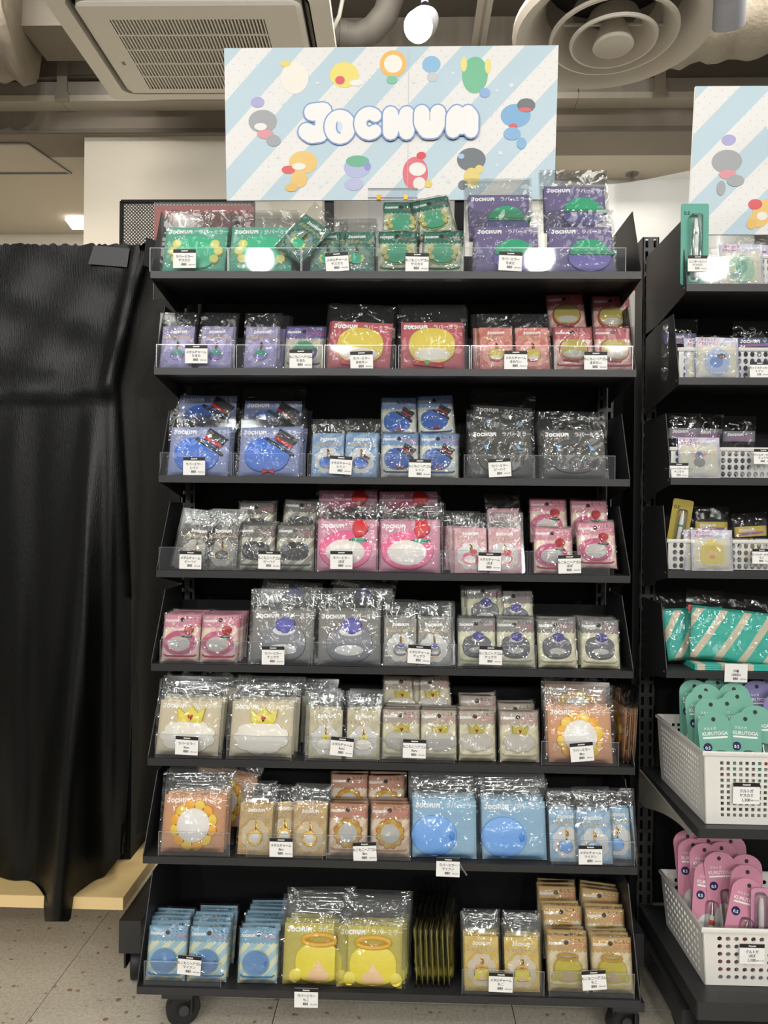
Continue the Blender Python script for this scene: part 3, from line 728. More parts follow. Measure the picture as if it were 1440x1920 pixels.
def caster(rack, x, y, r=0.03, turn=0.3):
    c = part('caster', MB().box(x - 0.02, x + 0.02, y - 0.025, y + 0.025, 2 * r - 0.002, 2 * r + 0.012).box(x - 0.022, x - 0.018, y - 0.012, y + 0.02, r - 0.006, 2 * r).box(x + 0.018, x + 0.022, y - 0.012, y + 0.02, r - 0.006, 2 * r), RUBBERBLK, rack)
    prof = [(0, -0.013), (r * 0.35, -0.013), (r * 0.4, -0.0105), (r * 0.75, -0.0105), (r * 0.8, -0.013), (r * 0.95, -0.012), (r, -0.008), (r, 0.008), (r * 0.95, 0.012), (r * 0.8, 0.013), (r * 0.4, 0.0105), (0, 0.0105)]
    part('wheel', MB().lathe(prof, (0, 0, 0), 28, Matrix.Rotation(turn, 4, 'Z') @ Matrix.Rotation(PI / 2, 4, 'Y')), RUBBERBLK, c, 35).location = (x, y + 0.004, r)
    part('hub', MB().lathe([(0, 0.0155), (r * 0.3, 0.0155), (r * 0.34, 0.012)], (x, y + 0.004, r), 16, Matrix.Rotation(turn, 4, 'Z') @ Matrix.Rotation(PI / 2, 4, 'Y')), pm('hub_grey', '#3a3a3c', rough=0.4), c, 40)
    return c

rack = thing('display_rack', 'black metal display rack on casters with eight shelves of packs', 'rack', (0, 0, 0))
TR = []
for i, (yf, zt_) in enumerate(SH):
    sh = 0.132 if i < 7 else 0.17
    TR.append(tray(rack, -0.45, 0.45, yf, zt_, sh, 0.1 if i < 7 else 0.15, lean=0.055 if i < 3 else 0.075))
xL = atY(352, 925, 0.17).x; xR = atY(1134, 930, 0.17).x
for x in (xL, xR): upright(rack, x, 0.172, 0.06, 1.44)
part('back_brace', MB().box(xL, xR, 0.2, 0.21, 0.3, 0.33).box(xL, xR, 0.2, 0.21, 0.92, 0.95), BLACK2, rack)
part('back_sheet', MB().box(-0.45, 0.45, 0.224, 0.228, 0.12, 1.48), BLACK2, rack)
for x in (-0.515, 0.478):
    part('base_leg', MB().box(x - 0.022, x + 0.022, 0.06, 0.5, 0.075, 0.14), BLACK, rack)
    caster(rack, x, 0.1, 0.034)
part('base_beam', MB().box(-0.515, 0.478, 0.19, 0.22, 0.08, 0.13), BLACK2, rack)
for px, y in ((342, -0.03), (1168, -0.03)):
    x = atY(px, 1890, y).x
    part('caster_mount', MB().box(x - 0.028, x + 0.028, y - 0.035, y + 0.035, 0.07, SH[7][1] - LIP), BLACK, rack)
    caster(rack, x, y, 0.031, turn=-1.15)

# ================================================================== PRODUCT PACKS
mm = 0.001
def motif_parts(d):
    E_ = ell
    T_ = {
     'green': [('rubber_badge', '#58c79d', sup(0, -1, 33, 30), 5)] + [('side_bead', '#ece58f', E_(sx * x, z, 8, 8, 14), 7) for sx in (-1, 1) for x, z in ((31, 13), (37, 0), (31, -14))],
     'purple': [('rubber_badge', '#8379c2', E_(0, -8, 34, 26, 28), 5), ('cap_dome', '#4bb488', E_(0, -2, 31, 26, 16, 0, PI), 7), ('cap_brim', '#3fa37b', rr(4, -2, 72, 7, 3.4), 8)],
     'red': [('rubber_badge', '#e3d163', sup(0, 2, 38, 32, 2.4), 5), ('white_patch', '#efeae0', E_(0, -14, 30, 12), 6.2), ('scarf', '#c9303e', rr(-6, -31, 50, 9, 4, -0.1), 6), ('knot', '#79b25c', E_(-8, -29, 5, 5, 12), 7.5)],
     'blue': [('rubber_badge', '#4a80dc', sup(-4, -5, 38, 31, 2.3), 5), ('hat_brim', '#2c2c2e', rr(16, 9, 58, 6.5, 3, -0.55), 7), ('hat_crown', '#333335', poly([(-16, 0), (15, 0), (19, 23), (-19, 23)], 20, 12, 1, -0.55), 8), ('hat_band', '#d5242e', poly([(-16.4, 2), (15.6, 2), (16.6, 8), (-17.2, 8)], 20, 12, 1, -0.55), 9), ('bow', '#cf3340', poly([(-10, -5), (0, -2), (10, -5), (10, 5), (0, 2), (-10, 5)], 0, -34), 7)],
     'black': [('rubber_badge', '#46453f', sup(0, -4, 38, 26, 2.4), 4), ('blue_chip', '#79aee8', poly([(-5, 5), (6, 6), (0, -7)], -25, 13), 5.5), ('blue_chip', '#79aee8', poly([(-5, 6), (2, 3), (6, -4), (-1, -5)], 28, 14), 5.5), ('red_chip', '#b23a3a', E_(6, -19, 3, 2, 10), 5)],
     'pink': [('rubber_badge', '#f0709f', E_(-4, -8, 44, 33, 30), 5), ('white_patch', '#f2eee6', E_(-4, -12, 33, 22, 26), 6.2), ('strawberry', '#d8262f', poly([(-14, 4), (-13, 11), (-4, 16), (6, 15), (13, 8), (13, 0), (5, -12), (-4, -15), (-11, -6)], 20, 26, 1, -0.2), 8), ('strawberry_leaf', '#5fc0a0', scallop(18, 8, 18, 5, 7, 0.35, 28), 6.5)],
     'gray': [('rubber_badge', '#83848a', sup(0, -6, 38, 30, 2.5), 5), ('white_patch', '#eceae4', E_(2, 13, 19, 8), 6.2), ('purple_dome', '#625cb2', scallop(4, 22, 17, 14, 6, 0.14, 36), 7.5), ('white_patch', '#e9e7e2', E_(0, -17, 24, 9), 6.2)],
     'cream': [('rubber_badge', '#f2ece1', scallop(0, -10, 46, 27, 9, 0.1, 54), 5), ('crown', '#ecdd52', poly([(-20, -10), (-22, 14), (-10, 4), (1, 16), (11, 5), (23, 13), (19, -11)], 2, 22), 7.5), ('heart', '#cf2f35', poly(HEART, 2, 20, 6), 8.6)],
     'orange': [('flower_petal', '#f6b321' if k % 2 else '#f5d550', E_(28 * math.cos(a), 28 * math.sin(a) - 2, 10.5, 10.5, 14), 5) for k, a in enumerate([2 * PI * j / 12 + 0.26 for j in range(12)])] + [('flower_centre', '#efece8', E_(0, -2, 27, 26, 28), 7)],
     'ltblue': [('rubber_badge', '#7db3ee', E_(-6, -12, 36, 30, 30), 5), ('blue_patch', '#4f8fdb', scallop(22, -12, 6, 8, 5, 0.2, 20), 6)],
     'yellow': [('rubber_badge', '#f0e04a', sup(0, -8, 37, 28, 2.5), 5), ('side_bead', '#efe05a', E_(-36, -26, 10, 10, 16), 6), ('side_bead', '#efe05a', E_(36, -26, 10, 10, 16), 6), ('peach_patch', '#f2cfa6', poly([(-20, -27), (-8, -14), (0, -3), (9, -14), (20, -27), (10, -33), (-10, -33)], 0, 0), 6.4), ('halo_ring', '#e6b52b', 'ring', 7)],
    }
    return T_[d]
def soft(h, k=0.28, g=(158, 156, 150)):  # greys the card colours, putting the haze of the film into them
    if isinstance(h, tuple): return tuple(soft(q, k, g) for q in h)
    c = [int(h[i:i + 2], 16) for i in (1, 3, 5)]
    return '#%02x%02x%02x' % tuple(int(round(a * (1 - k) + b * k)) for a, b in zip(c, g))
PAL = {  # card colours: mirror, charm (two stripes), hair tie (header, body stripes), words
 'green':  dict(M='#55b498', C=('#2d6b59', '#3a7a66'), H=('#166a54', '#c9cbb0', '#a9b09a'), w='green'),
 'purple': dict(M='#6d6196', C=('#8d83b6', '#a39ac6'), H=('#57479b', '#c9c4ae', '#b6b0a6'), w='purple'),
 'red':    dict(M='#c44b5a', C=('#d4685c', '#de8878'), H=('#c5505a', '#e0c6ba', '#d79f98'), w='red'),
 'blue':   dict(M='#8b9ad0', C=('#6b97cb', '#8db0d6'), H=('#6a96cd', '#dcdac4', '#c5cbc6'), w='blue'),
 'black':  dict(M='#2e2d28', C=('#45423a', '#57544b'), H=('#55534c', '#c9c5b0', '#908c7d'), w='charcoal'),
 'pink':   dict(M='#dd8fae', C=('#e2a0ad', '#e8b4bd'), H=('#e0839b', '#ece0c2', '#e8bcc4'), w='pink'),
 'gray':   dict(M='#74726b', C=('#827f76', '#949186'), H=('#73716c', '#e0dcbc', '#cdcab0'), w='grey'),
 'cream':  dict(M='#e2d2ae', C=('#cbbf96', '#d8cda8'), H=('#b8a592', '#dcd4b6', '#cdc5aa'), w='beige'),
 'orange': dict(M='#de9a66', C=('#c8a05c', '#d6b06c'), H=('#c27f58', '#e4d3b8', '#d6b79c'), w='orange'),
 'ltblue': dict(M='#93c2e2', C=('#8fbce0', '#a9cce6'), H=('#7db3d8', '#e4e2c0', '#a9cbd6'), w='sky blue'),
 'yellow': dict(M='#cdbf4b', C=('#e2ba48', '#e9c968'), H=('#d9a857', '#e2d6b8', '#d8c7a0'), w='yellow'),
}
for _p in PAL.values():
    _p['M'] = soft(_p['M'], 0.22); _p['C'] = soft(_p['C'], 0.22); _p['H'] = (soft(_p['H'][0]),) + _p['H'][1:]
WORDS = {'green': 'mint badge and yellow beads', 'purple': 'purple badge in green cap', 'red': 'yellow badge and red scarf', 'blue': 'blue badge in black hat', 'black': 'black badge and blue chips',
         'pink': 'pink badge and strawberry', 'gray': 'grey badge under purple dome', 'cream': 'white badge wearing yellow crown', 'orange': 'yellow flower badge', 'ltblue': 'round blue badge', 'yellow': 'yellow badge and halo ring'}
KIND = {'M': dict(w=.118, h=.100, bw=.132, bh=.140, t=.0012, pitch=.0135, v0=.0185, name='rubber_mirror_pack', cat='mirror pack', word='rubber mirror pack'),
        'C': dict(w=.062, h=.088, bw=.071, bh=.119, t=.0010, pitch=.0085, v0=.0135, name='metal_charm_pack', cat='charm pack', word='metal charm pack'),
        'H': dict(w=.072, h=.090, bw=.078, bh=.0935, t=.0010, pitch=.0125, v0=.0175, name='hair_tie_pack', cat='hair tie', word='hair tie pack')}
FILMS = {}
def film(kind, var, plain=False):
    if (kind, var, plain) in FILMS: return FILMS[(kind, var, plain)]
    K = KIND[kind]; rnd = random.Random(var * 17 + ord(kind))
    w, h, ch = K['bw'], K['bh'], K['h']; f0 = {'M': .0105, 'C': .0055, 'H': .0095}[kind]
    nx, nz = 15, 18
    cre = []
    for _ in range(16):
        a = rnd.uniform(0, PI); cx = rnd.uniform(-w / 2, w / 2); cz_ = rnd.uniform(0, h)
        cre.append((math.cos(a), math.sin(a), math.cos(a) * cx + math.sin(a) * cz_, rnd.uniform(.004, .012), rnd.uniform(-.24, .24), cx, cz_, rnd.uniform(.015, .05)))
    mb = MB()
    for j in range(nz + 1):
        for i in range(nx + 1):
            x = -w / 2 + w * i / nx; z = -0.002 + (h + 0.002) * j / nz
            edge = i in (0, nx) or j in (0, nz)
            if edge: y = 0.0012
            else:
                fx = 1 - abs(2 * x / w) ** 6
                fz = min(1, z / .012) * (1 if z < ch - .004 else max(0.12, 1 - (z - ch + .004) / .012))
                y = -0.0015 - (f0 - .0015) * fx * fz
                amp = 1.0 if z < ch else 1.5
                for (a, b, c, r_, s_, cx, cz_, ln) in cre:
                    d = abs(a * x + b * z - c)
                    if d < r_ and math.hypot(x - cx, z - cz_) < ln: y -= abs(s_) * (r_ - d) * 0.35 * amp
                y -= rnd.uniform(0, .0009)
            mb.v.append((x, y, z))
    mb.f = [(j * (nx + 1) + i, j * (nx + 1) + i + 1, (j + 1) * (nx + 1) + i + 1, (j + 1) * (nx + 1) + i) for j in range(nz) for i in range(nx)]
    mb.add([(-w / 2, .0016, -.002), (w / 2, .0016, -.002), (w / 2, .0016, h), (-w / 2, .0016, h)], [(3, 2, 1, 0)])
    FILMS[(kind, var, plain)] = mb.mesh('film_bag', FILM2 if plain else FILM, 80)
    return FILMS[(kind, var, plain)]
def flat(outline, y, mat, name='print'):
    n = len(outline); return MB().add([(x, y, z) for x, z in outline], [tuple(range(n))]).mesh(name, mat)
def rub(hexc): return pm('rubber_' + hexc[1:], hexc, rough=0.42, var=0.02)
def fuzz(hexc): return pm('chenille_' + hexc[1:], hexc, rough=0.9, var=0.12, vscale=900, bump=0.9, bscale=1400, sheen=0.4)
def met(hexc): return pm('enamel_' + hexc[1:], hexc, rough=0.25, var=0.03)
PROTO = {}
def proto(kind, d):
    """list of (part name, mesh, index of parent part or None, offset)"""
    if (kind, d) in PROTO: return PROTO[(kind, d)]
    K = KIND[kind]; P = PAL[d]; L = []
    w, h, t = K['w'], K['h'], K['t']; yf = -t / 2
    def add(name, me, par=None, off=(0, 0, 0)):
        L.append((name, me, par, off)); return len(L) - 1
    if kind == 'M':
        cm = pm('card_' + P['M'][1:], P['M'], rough=0.45, var=0.03)
        add('backing_card', MB().box(-w / 2, w / 2, -t / 2, t / 2, 0, h).mesh('backing_card', cm))
        add('logo_print', logo(.046, WHITEINK), None, (-.031, yf - .0004, h - .0105))
        add('title_print', text('ラバーミラー', .0105, WHITEINK, 0.012, space=0.86), None, (.0315, yf - .0004, h - .0105))
        s, ox, oz, my = mm * 1.17, {'yellow': .006, 'ltblue': -.012, 'purple': .014, 'green': .002}.get(d, 0.0), {'yellow': .040, 'purple': .042}.get(d, .045), rub
    elif kind == 'H':
        hc, b1, b2 = P['H']
        cm = stripes('hair_card_' + d, b1, b2, 0.026, 1, -1, 0.5, 0.5)
        add('backing_card', MB().box(-w / 2, w / 2, -t / 2, t / 2, 0, h).mesh('backing_card', cm))
        ns = 9; ol = [(w / 2, h), (-w / 2, h)]
        for k in range(ns * 4 + 1):
            x = -w / 2 + w * k / (ns * 4); ol.append((x, h - .0235 - .0028 * abs(math.sin(PI * k / 4))))
        hm_ = pm('header_' + hc[1:], hc, rough=0.45, var=0.03)
        hd = add('header_band', flat(ol, yf - .0003, hm_, 'header_band'))
        add('hang_hole', flat(ell(-.001, h - .0105, .0042, .0042, 16), yf - .0006, pm('hole_dark', '#3a3833', rough=0.9), 'hang_hole'), hd)
        add('logo_print', logo(.027, WHITEINK), hd, (-.0205, yf - .0006, h - .0125))
        add('title_print', text('もこもこ', .0075, pm('title_ink_' + d, {'green': '#1f3a34', 'ltblue': '#2c4c6c'}.get(d, '#5a3136'), rough=0.5), 0.01, space=0.95), hd, (.0195, yf - .0006, h - .0075))
        add('title_print', text('ヘアゴム', .0085, pm('title_pink', '#d9667c', rough=0.5), 0.012, space=0.92), hd, (.0195, yf - .0006, h - .0165))
        tie = '#4a64a0' if d == 'blue' else '#c8455f' if d in ('pink', 'red') else PAL[d]['H'][0] if d != 'ltblue' else '#3f86bd'
        if d in ('cream', 'gray'): tie = '#b9b59c'
        if d == 'yellow': tie = '#d8c25a'
        add('elastic_band', MB().tube([(-.031, -.002, .0135), (-.027, -.0026, .0105), (0, -.0028, .0098), (.027, -.0026, .0105), (.031, -.002, .0135)], .0017, 6).mesh('elastic_band', pm('elastic_' + tie[1:], tie, rough=0.8), 50))
        s, ox, oz, my = mm * 0.66, 0.0, .041, fuzz
    else:
        cm = stripes('charm_card_' + d, P['C'][0], P['C'][1], 0.03, 1, -1, 0.5, 0.45, dots='all', dotcol='#dcdce0', dotr=0.07, dotp=0.012)
        add('backing_card', MB().box(-w / 2, w / 2, -t / 2, t / 2, 0, h).mesh('backing_card', cm))
        add('logo_print', logo(.033, WHITEINK), None, (0, yf - .0005, h - .0115))
        add('title_print', text('メタルチャーム', .0085, pm('title_outline', '#efe9d8', rough=0.5), 0.05, space=0.88), None, (0, yf - .0003, h - .0225))
        add('title_print', text('メタルチャーム', .0085, pm('title_gold', '#a8812e', rough=0.5), 0.012, space=0.88), None, (0, yf - .0006, h - .0225))
        cl_ = add('cloud_print', flat(scallop(0, .033, .0265, .0275, 8, 0.12, 48), yf - .0004, pm('cloud_' + d, {'green': '#7f9b90', 'black': '#a3a19a', 'purple': '#a9a2cf', 'red': '#e2a79a', 'yellow': '#d9cdb8', 'orange': '#d6c4a0'}.get(d, '#d8d8d6'), rough=0.5)))
        ch = MB()
        for k in range(6):
            z = h - .034 - .0036 * k
            ch.tube([((.0014 if k % 2 else .0006) * math.cos(a), -.0022 + (.0006 if k % 2 else .0013) * math.sin(a), z + .0024 * math.sin(a)) for a in [2 * PI * q / 8 for q in range(8)]], .00065, 5, closed=True)
        ch.tube([(-.0016, -.002, h - .033), (.0024, -.003, h - .036), (.0034, -.003, h - .0435)], .0011, 5)
        add('gold_chain', ch.mesh('gold_chain', GOLD, 50))
        s, ox, oz, my = mm * 0.36, 0.0, .030, met
    mp_ = motif_parts(d); first = None
    lo_ = min(z for m_ in mp_ if m_[2] != 'ring' for x, z in m_[2])
    if kind == 'M': oz = max(oz, .003 - lo_ * s)
    zs = {'M': mm, 'H': mm * 0.9, 'C': mm * 0.36}[kind]
    if kind == 'H':   # pale felt edge round the badge
        o0 = [(x * 1.1, z * 1.1 - 0.0) for x, z in (scallop(0, -2, 38, 38, 12, 0.12, 48) if d == 'orange' else mp_[0][2])]
        first = add('felt_edge', MB().slab([(ox + x * s, oz + z * s) for x, z in o0], yf, yf - .0025, .0008, 1).mesh('felt_edge', fuzz({'red': '#c9404c', 'pink': '#f2a9bd', 'gray': '#77777a', 'cream': '#efe6c8', 'green': '#b9cf6a', 'ltblue': '#bfe3e6', 'orange': '#d98f5a', 'black': '#55534f', 'blue': '#5d8ede', 'yellow': '#e3c23a', 'purple': '#7a70b8'}[d]), 40))
    if kind == 'C':
        if d != 'orange': o0 = [(x * 1.08, z * 1.08) for x, z in mp_[0][2]]
        else: o0 = scallop(0, -2, 40, 40, 12, 0.1, 48)
        first = add('metal_rim', MB().slab([(ox + x * s, oz + z * s) for x, z in o0], yf - .0008, yf - .0022, .0003, 1).mesh('metal_rim', pm('charm_metal', '#b59a62', rough=0.3, metal=0.9), 40))
    base = -.0025 if kind == 'H' else -.0022 if kind == 'C' else 0
    for nm, hx, ol, dep in mp_:
        y1 = yf + base - dep * zs * (0.45 if kind == 'C' else 0.75 if kind == 'H' else 1.0)
        if ol == 'ring':
            mb = MB().tube([(ox + s * 26 * math.cos(a), yf + base - .003 * zs / mm, oz + s * (24 + 7 * math.sin(a))) for a in [2 * PI * q / 20 for q in range(20)]], 4 * s, 7, closed=True)
        else:
            mb = MB().slab([(ox + x * s, oz + z * s) for x, z in ol], yf, y1, min(2.2 * s, abs(y1 - yf) * 0.6), 2)
        k = add(nm, mb.mesh(nm, my(hx), 40), first)
        if first is None: first = k
    PROTO[(kind, d)] = L
    return L

LEAN = math.radians(15)
NTH = ['first', 'second', 'third', 'fourth', 'fifth', 'sixth', 'seventh', 'eighth', 'ninth', 'tenth', 'eleventh', 'twelfth']
PACKS = []     # (shelf, row, x, depth index ...) collected first, labelled and built afterwards
def pack(i, kind, d, xc, v, lift, rot=0.0, yaw=0.0, row=0, k=0, col=0, lean=LEAN):
    PACKS.append(dict(i=i, kind=kind, d=d, x=xc, v=v, lift=lift, rot=rot, yaw=yaw, row=row, k=k, col=col, lean=lean))
COLN = {}
STEPS = []
def stack(i, kind, d, px, n=2, rot=0.0, ytop=None, v=None, dx=0.0015, row=None, jit=1.0):
    """n packs one behind the other; px = pixel column of the card's centre at the shelf; ytop lifts the stack so that the front card's top shows at that pixel row"""
    K = KIND[kind]; yf, z0 = SH[i]
    row = row if row is not None else (1 if ytop else 0)
    v0 = (K['v0'] if v is None else v) + (0.062 if (ytop and v is None) else 0)
    lift = 0.0015; 
    if ytop:
        yt_ = yf + v0 + K['h'] * math.sin(LEAN)
        lift = atY(px, ytop, yt_).z - K['h'] * math.cos(LEAN) - z0
        lift = max(lift, 0.0015)
    p = atY(px, toPx((0, yf + v0, z0 + lift))[1], yf + v0)
    if ytop and lift > 0.004: STEPS.append((i, p.x - K['w'] * 0.42, p.x + K['w'] * 0.42, v0 - 0.003, min(v0 + n * K['pitch'] + 0.004, YBK - 0.004 - yf), lift - 0.001))
    col = COLN.get((i, row), 0); COLN[(i, row)] = col + 1
    rnd = random.Random(int(px) * 31 + i)
    for k in range(n):
        vv = v0 + k * K['pitch']
        if yf + vv > YBK - 0.012: break
        pack(i, kind, d, p.x + k * dx + (rnd.uniform(-.0018, .0018) * jit if k else 0), vv, lift + (rnd.uniform(0, .004) if k else 0), rot + (rnd.uniform(-1.6, 1.6) * jit if k else rnd.uniform(-0.5, 0.5)), 0, row, k, col)

S = stack
# top shelf
S(0, 'M', 'green', 362, 4, dx=.004); S(0, 'M', 'green', 487, 4)
S(0, 'C', 'green', 612, 2); S(0, 'C', 'green', 667, 4)
S(0, 'H', 'green', 745, 3); S(0, 'H', 'green', 830, 3)
S(0, 'M', 'purple', 951, 2, dx=-.003); S(0, 'M', 'purple', 1092, 2)
S(0, 'H', 'green', 752, 2, ytop=380); S(0, 'H', 'green', 822, 2, rot=12, ytop=372)
S(0, 'M', 'purple', 937, 2, ytop=366); S(0, 'M', 'purple', 1080, 2, rot=-1, ytop=350)
# second shelf
S(1, 'C', 'purple', 329, 3, dx=-.004); S(1, 'C', 'purple', 402, 3); S(1, 'C', 'purple', 487, 5, dx=.005)
S(1, 'H', 'purple', 568, 2)
S(1, 'M', 'red', 672, 3, rot=-3, dx=-.004); S(1, 'M', 'red', 810, 4, dx=.002)
S(1, 'C', 'red', 931, 3, dx=-.006); S(1, 'C', 'red', 1000, 3)
S(1, 'H', 'red', 1077, 2); S(1, 'H', 'red', 1154, 2)
S(1, 'H', 'red', 1066, 2, rot=3, ytop=552); S(1, 'H', 'red', 1149, 2, ytop=556)
# third shelf
S(2, 'M', 'blue', 370, 3); S(2, 'M', 'blue', 503, 3, dx=.004)
S(2, 'C', 'blue', 613, 3); S(2, 'C', 'blue', 676, 3)
S(2, 'H', 'blue', 749, 3); S(2, 'H', 'blue', 822, 3, dx=.002)
S(2, 'M', 'black', 941, 2, dx=-.003); S(2, 'M', 'black', 1078, 3, dx=-.002)
S(2, 'M', 'blue', 384, 1, ytop=742); S(2, 'M', 'blue', 508, 1, ytop=752)
S(2, 'H', 'blue', 747, 2, ytop=746); S(2, 'H', 'blue', 819, 2, rot=3, ytop=742)
S(2, 'M', 'black', 938, 1, rot=-4, ytop=762)
# fourth shelf
S(3, 'C', 'black', 360, 4, rot=-6, dx=-.005); S(3, 'C', 'black', 414, 3)
S(3, 'H', 'black', 478, 3); S(3, 'H', 'black', 551, 3, dx=.002)
S(3, 'M', 'pink', 651, 3, dx=-.003); S(3, 'M', 'pink', 767, 3)
S(3, 'C', 'pink', 883, 4, dx=-.007); S(3, 'C', 'pink', 948, 3)
S(3, 'H', 'pink', 1037, 2, rot=-1.5); S(3, 'H', 'pink', 1121, 2, ytop=980, v=.0175, row=0)
S(3, 'H', 'black', 478, 2, ytop=942); S(3, 'H', 'black', 560, 2, rot=-3, ytop=938)
S(3, 'M', 'pink', 650, 2, ytop=921); S(3, 'M', 'pink', 766, 2, ytop=922)
S(3, 'C', 'pink', 945, 2, ytop=956); S(3, 'H', 'pink', 1029, 2, ytop=936); S(3, 'H', 'pink', 1107, 2, ytop=939)
# fifth shelf
S(4, 'H', 'pink', 337, 4, dx=.002); S(4, 'H', 'pink', 409, 4, dx=.003)
S(4, 'M', 'gray', 528, 3, dx=-.002); S(4, 'M', 'gray', 654, 3)
S(4, 'C', 'gray', 750, 4, dx=-.002); S(4, 'C', 'gray', 814, 4, dx=.002)
S(4, 'H', 'gray', 895, 3); S(4, 'H', 'gray', 967, 3)
S(4, 'H', 'gray', 1046, 3); S(4, 'H', 'gray', 1126, 3, rot=-1, dx=-.004)
S(4, 'M', 'gray', 540, 2, rot=-4, ytop=1090, dx=-.008); S(4, 'M', 'gray', 664, 2, rot=-10, ytop=1090)
S(4, 'H', 'gray', 912, 2, rot=3, ytop=1098, dx=-.01); S(4, 'H', 'gray', 966, 2, ytop=1108)
# sixth shelf
S(5, 'M', 'cream', 350, 3, rot=-1, dx=.002); S(5, 'M', 'cream', 488, 3, dx=.003)
S(5, 'C', 'cream', 609, 4, dx=-.004); S(5, 'C', 'cream', 680, 4)
S(5, 'H', 'cream', 751, 3); S(5, 'H', 'cream', 824, 3); S(5, 'H', 'cream', 893, 2); S(5, 'H', 'cream', 974, 2)
S(5, 'M', 'orange', 1089, 2, dx=-.003)
S(5, 'M', 'cream', 380, 2, rot=-8, ytop=1282); S(5, 'C', 'cream', 593, 2, ytop=1305)
S(5, 'H', 'cream', 752, 2, ytop=1268); S(5, 'H', 'cream', 815, 2, rot=6, ytop=1268)
S(5, 'H', 'cream', 896, 2, ytop=1304); S(5, 'H', 'cream', 970, 2, ytop=1322)
S(5, 'M', 'orange', 1084, 2, ytop=1284)
# seventh shelf
S(6, 'M', 'orange', 360, 3, dx=.002); S(6, 'C', 'orange', 476, 3); S(6, 'C', 'orange', 532, 1, v=.024); S(6, 'C', 'orange', 579, 3)
S(6, 'H', 'orange', 651, 3, dx=.001); S(6, 'H', 'orange', 731, 3, dx=-.001)
S(6, 'M', 'ltblue', 833, 4, dx=.001); S(6, 'M', 'ltblue', 965, 4, dx=.001)
S(6, 'C', 'ltblue', 1064, 3); S(6, 'C', 'ltblue', 1117, 4, v=.0095); S(6, 'C', 'ltblue', 1160, 2, v=.028)
S(6, 'M', 'orange', 404, 2, rot=-11, ytop=1446); S(6, 'H', 'orange', 653, 2, ytop=1452); S(6, 'H', 'orange', 725, 2, rot=1, ytop=1454)
# bottom shelf
S(7, 'H', 'ltblue', 309, 2); S(7, 'H', 'ltblue', 387, 2); S(7, 'H', 'ltblue', 482, 3, dx=.0015)
S(7, 'M', 'yellow', 590, 4, dx=.002); S(7, 'M', 'yellow', 692, 4, v=.014, dx=.004)
S(7, 'C', 'yellow', 904, 4, dx=.001); S(7, 'C', 'yellow', 980, 4)
S(7, 'H', 'yellow', 1066, 3); S(7, 'H', 'yellow', 1150, 3)
S(7, 'H', 'ltblue', 312, 3, ytop=1722, v=.05, row=1); S(7, 'H', 'ltblue', 392, 4, ytop=1722, v=.05, row=1); S(7, 'H', 'ltblue', 490, 5, ytop=1733, v=.06, row=1)
S(7, 'H', 'yellow', 1056, 2, ytop=1698, v=.06, row=1); S(7, 'H', 'yellow', 1138, 2, ytop=1704, v=.06, row=1)
S(7, 'H', 'yellow', 1047, 3, ytop=1662, v=.098, row=2); S(7, 'H', 'yellow', 1122, 3, rot=-5, ytop=1668, v=.098, row=2)
# packs standing edge-on
for (i, d, pxs) in ((5, 'orange', (1150, 1158, 1166)), (7, 'yellow', (791, 801, 811, 821, 831, 841, 850))):
    yf, z0 = SH[i]; col = COLN.get((i, 0), 0); COLN[(i, 0)] = col + 1
    for k, px in enumerate(pxs):
        x = atY(px, toPx((0, yf + .07, z0))[1], yf + .07).x
        pack(i, 'M', d, x, .082, .0015, 0, math.radians(80 if px < 1000 else -84), 0, k, col, math.radians(3))
# the slanting charm pack on the top shelf
pack(0, 'C', 'green', atY(541, 500, SH[0][0] + .02).x, .0105, .034, -38, 0, 0, 0, 99)

cols = {}
for p in PACKS: cols.setdefault((p['i'], p['row']), set()).add(p['col'])
order = {}
for (i, r), cs_ in cols.items():
    mean = {c: min(p['x'] for p in PACKS if p['i'] == i and p['row'] == r and p['col'] == c and p['k'] == 0) for c in cs_}
    for n_, c in enumerate(sorted(cs_, key=lambda c: mean[c])): order[(i, r, c)] = n_
DEPTH = ['frontmost', 'second', 'third', 'fourth', 'fifth', 'sixth', 'seventh']
for p in PACKS:
    K = KIND[p['kind']]; d = p['d']; yf, z0 = SH[p['i']]
    n_ = order[(p['i'], p['row'], p['col'])]
    rowt = ['', ' raised row', ' rear row'][p['row']]
    if p['yaw']:
        lab = f"{PAL[d]['w']} {K['word']} turned edge-on, {ORD[p['i']]} shelf, {NTH[p['k']]} sliver from left"
    elif p['col'] == 99:
        lab = 'dark green metal charm pack tilted like a diamond on the top shelf'
    else:
        lab = f"{PAL[d]['w']} {K['word']}, {ORD[p['i']]} shelf{rowt}, {NTH[n_]} stack from left, " + (DEPTH[p['k']] if p['k'] == 0 else DEPTH[p['k']] + ' from front')
    M = Matrix.Translation((p['x'], yf + p['v'], z0 + p['lift'])) @ Matrix.Rotation(p['yaw'], 4, 'Z') @ Matrix.Rotation(-p['lean'], 4, 'X') @ Matrix.Rotation(-math.radians(p['rot']), 4, 'Y')
    rt = thing(K['name'], lab, K['cat'], group=f"{PAL[d]['w']} {K['word']}s on the {ORD[p['i']]} shelf", M=M)
    objs = []
    for nm, me, par, off in proto(p['kind'], d):
        o = ob(nm, me, rt if par is None else objs[par], off); objs.append(o)
    ob('film_bag', film(p['kind'], random.randint(0, 3), p['k'] > 0), rt)
for n_, (i, xa, xb, va, vb, hh_) in enumerate(STEPS):
    yf, z0 = SH[i]
    part('step', MB().box(xa, xb, yf + va, yf + vb, z0 + 0.0002, z0 + hh_), BLACK2, TR[i])

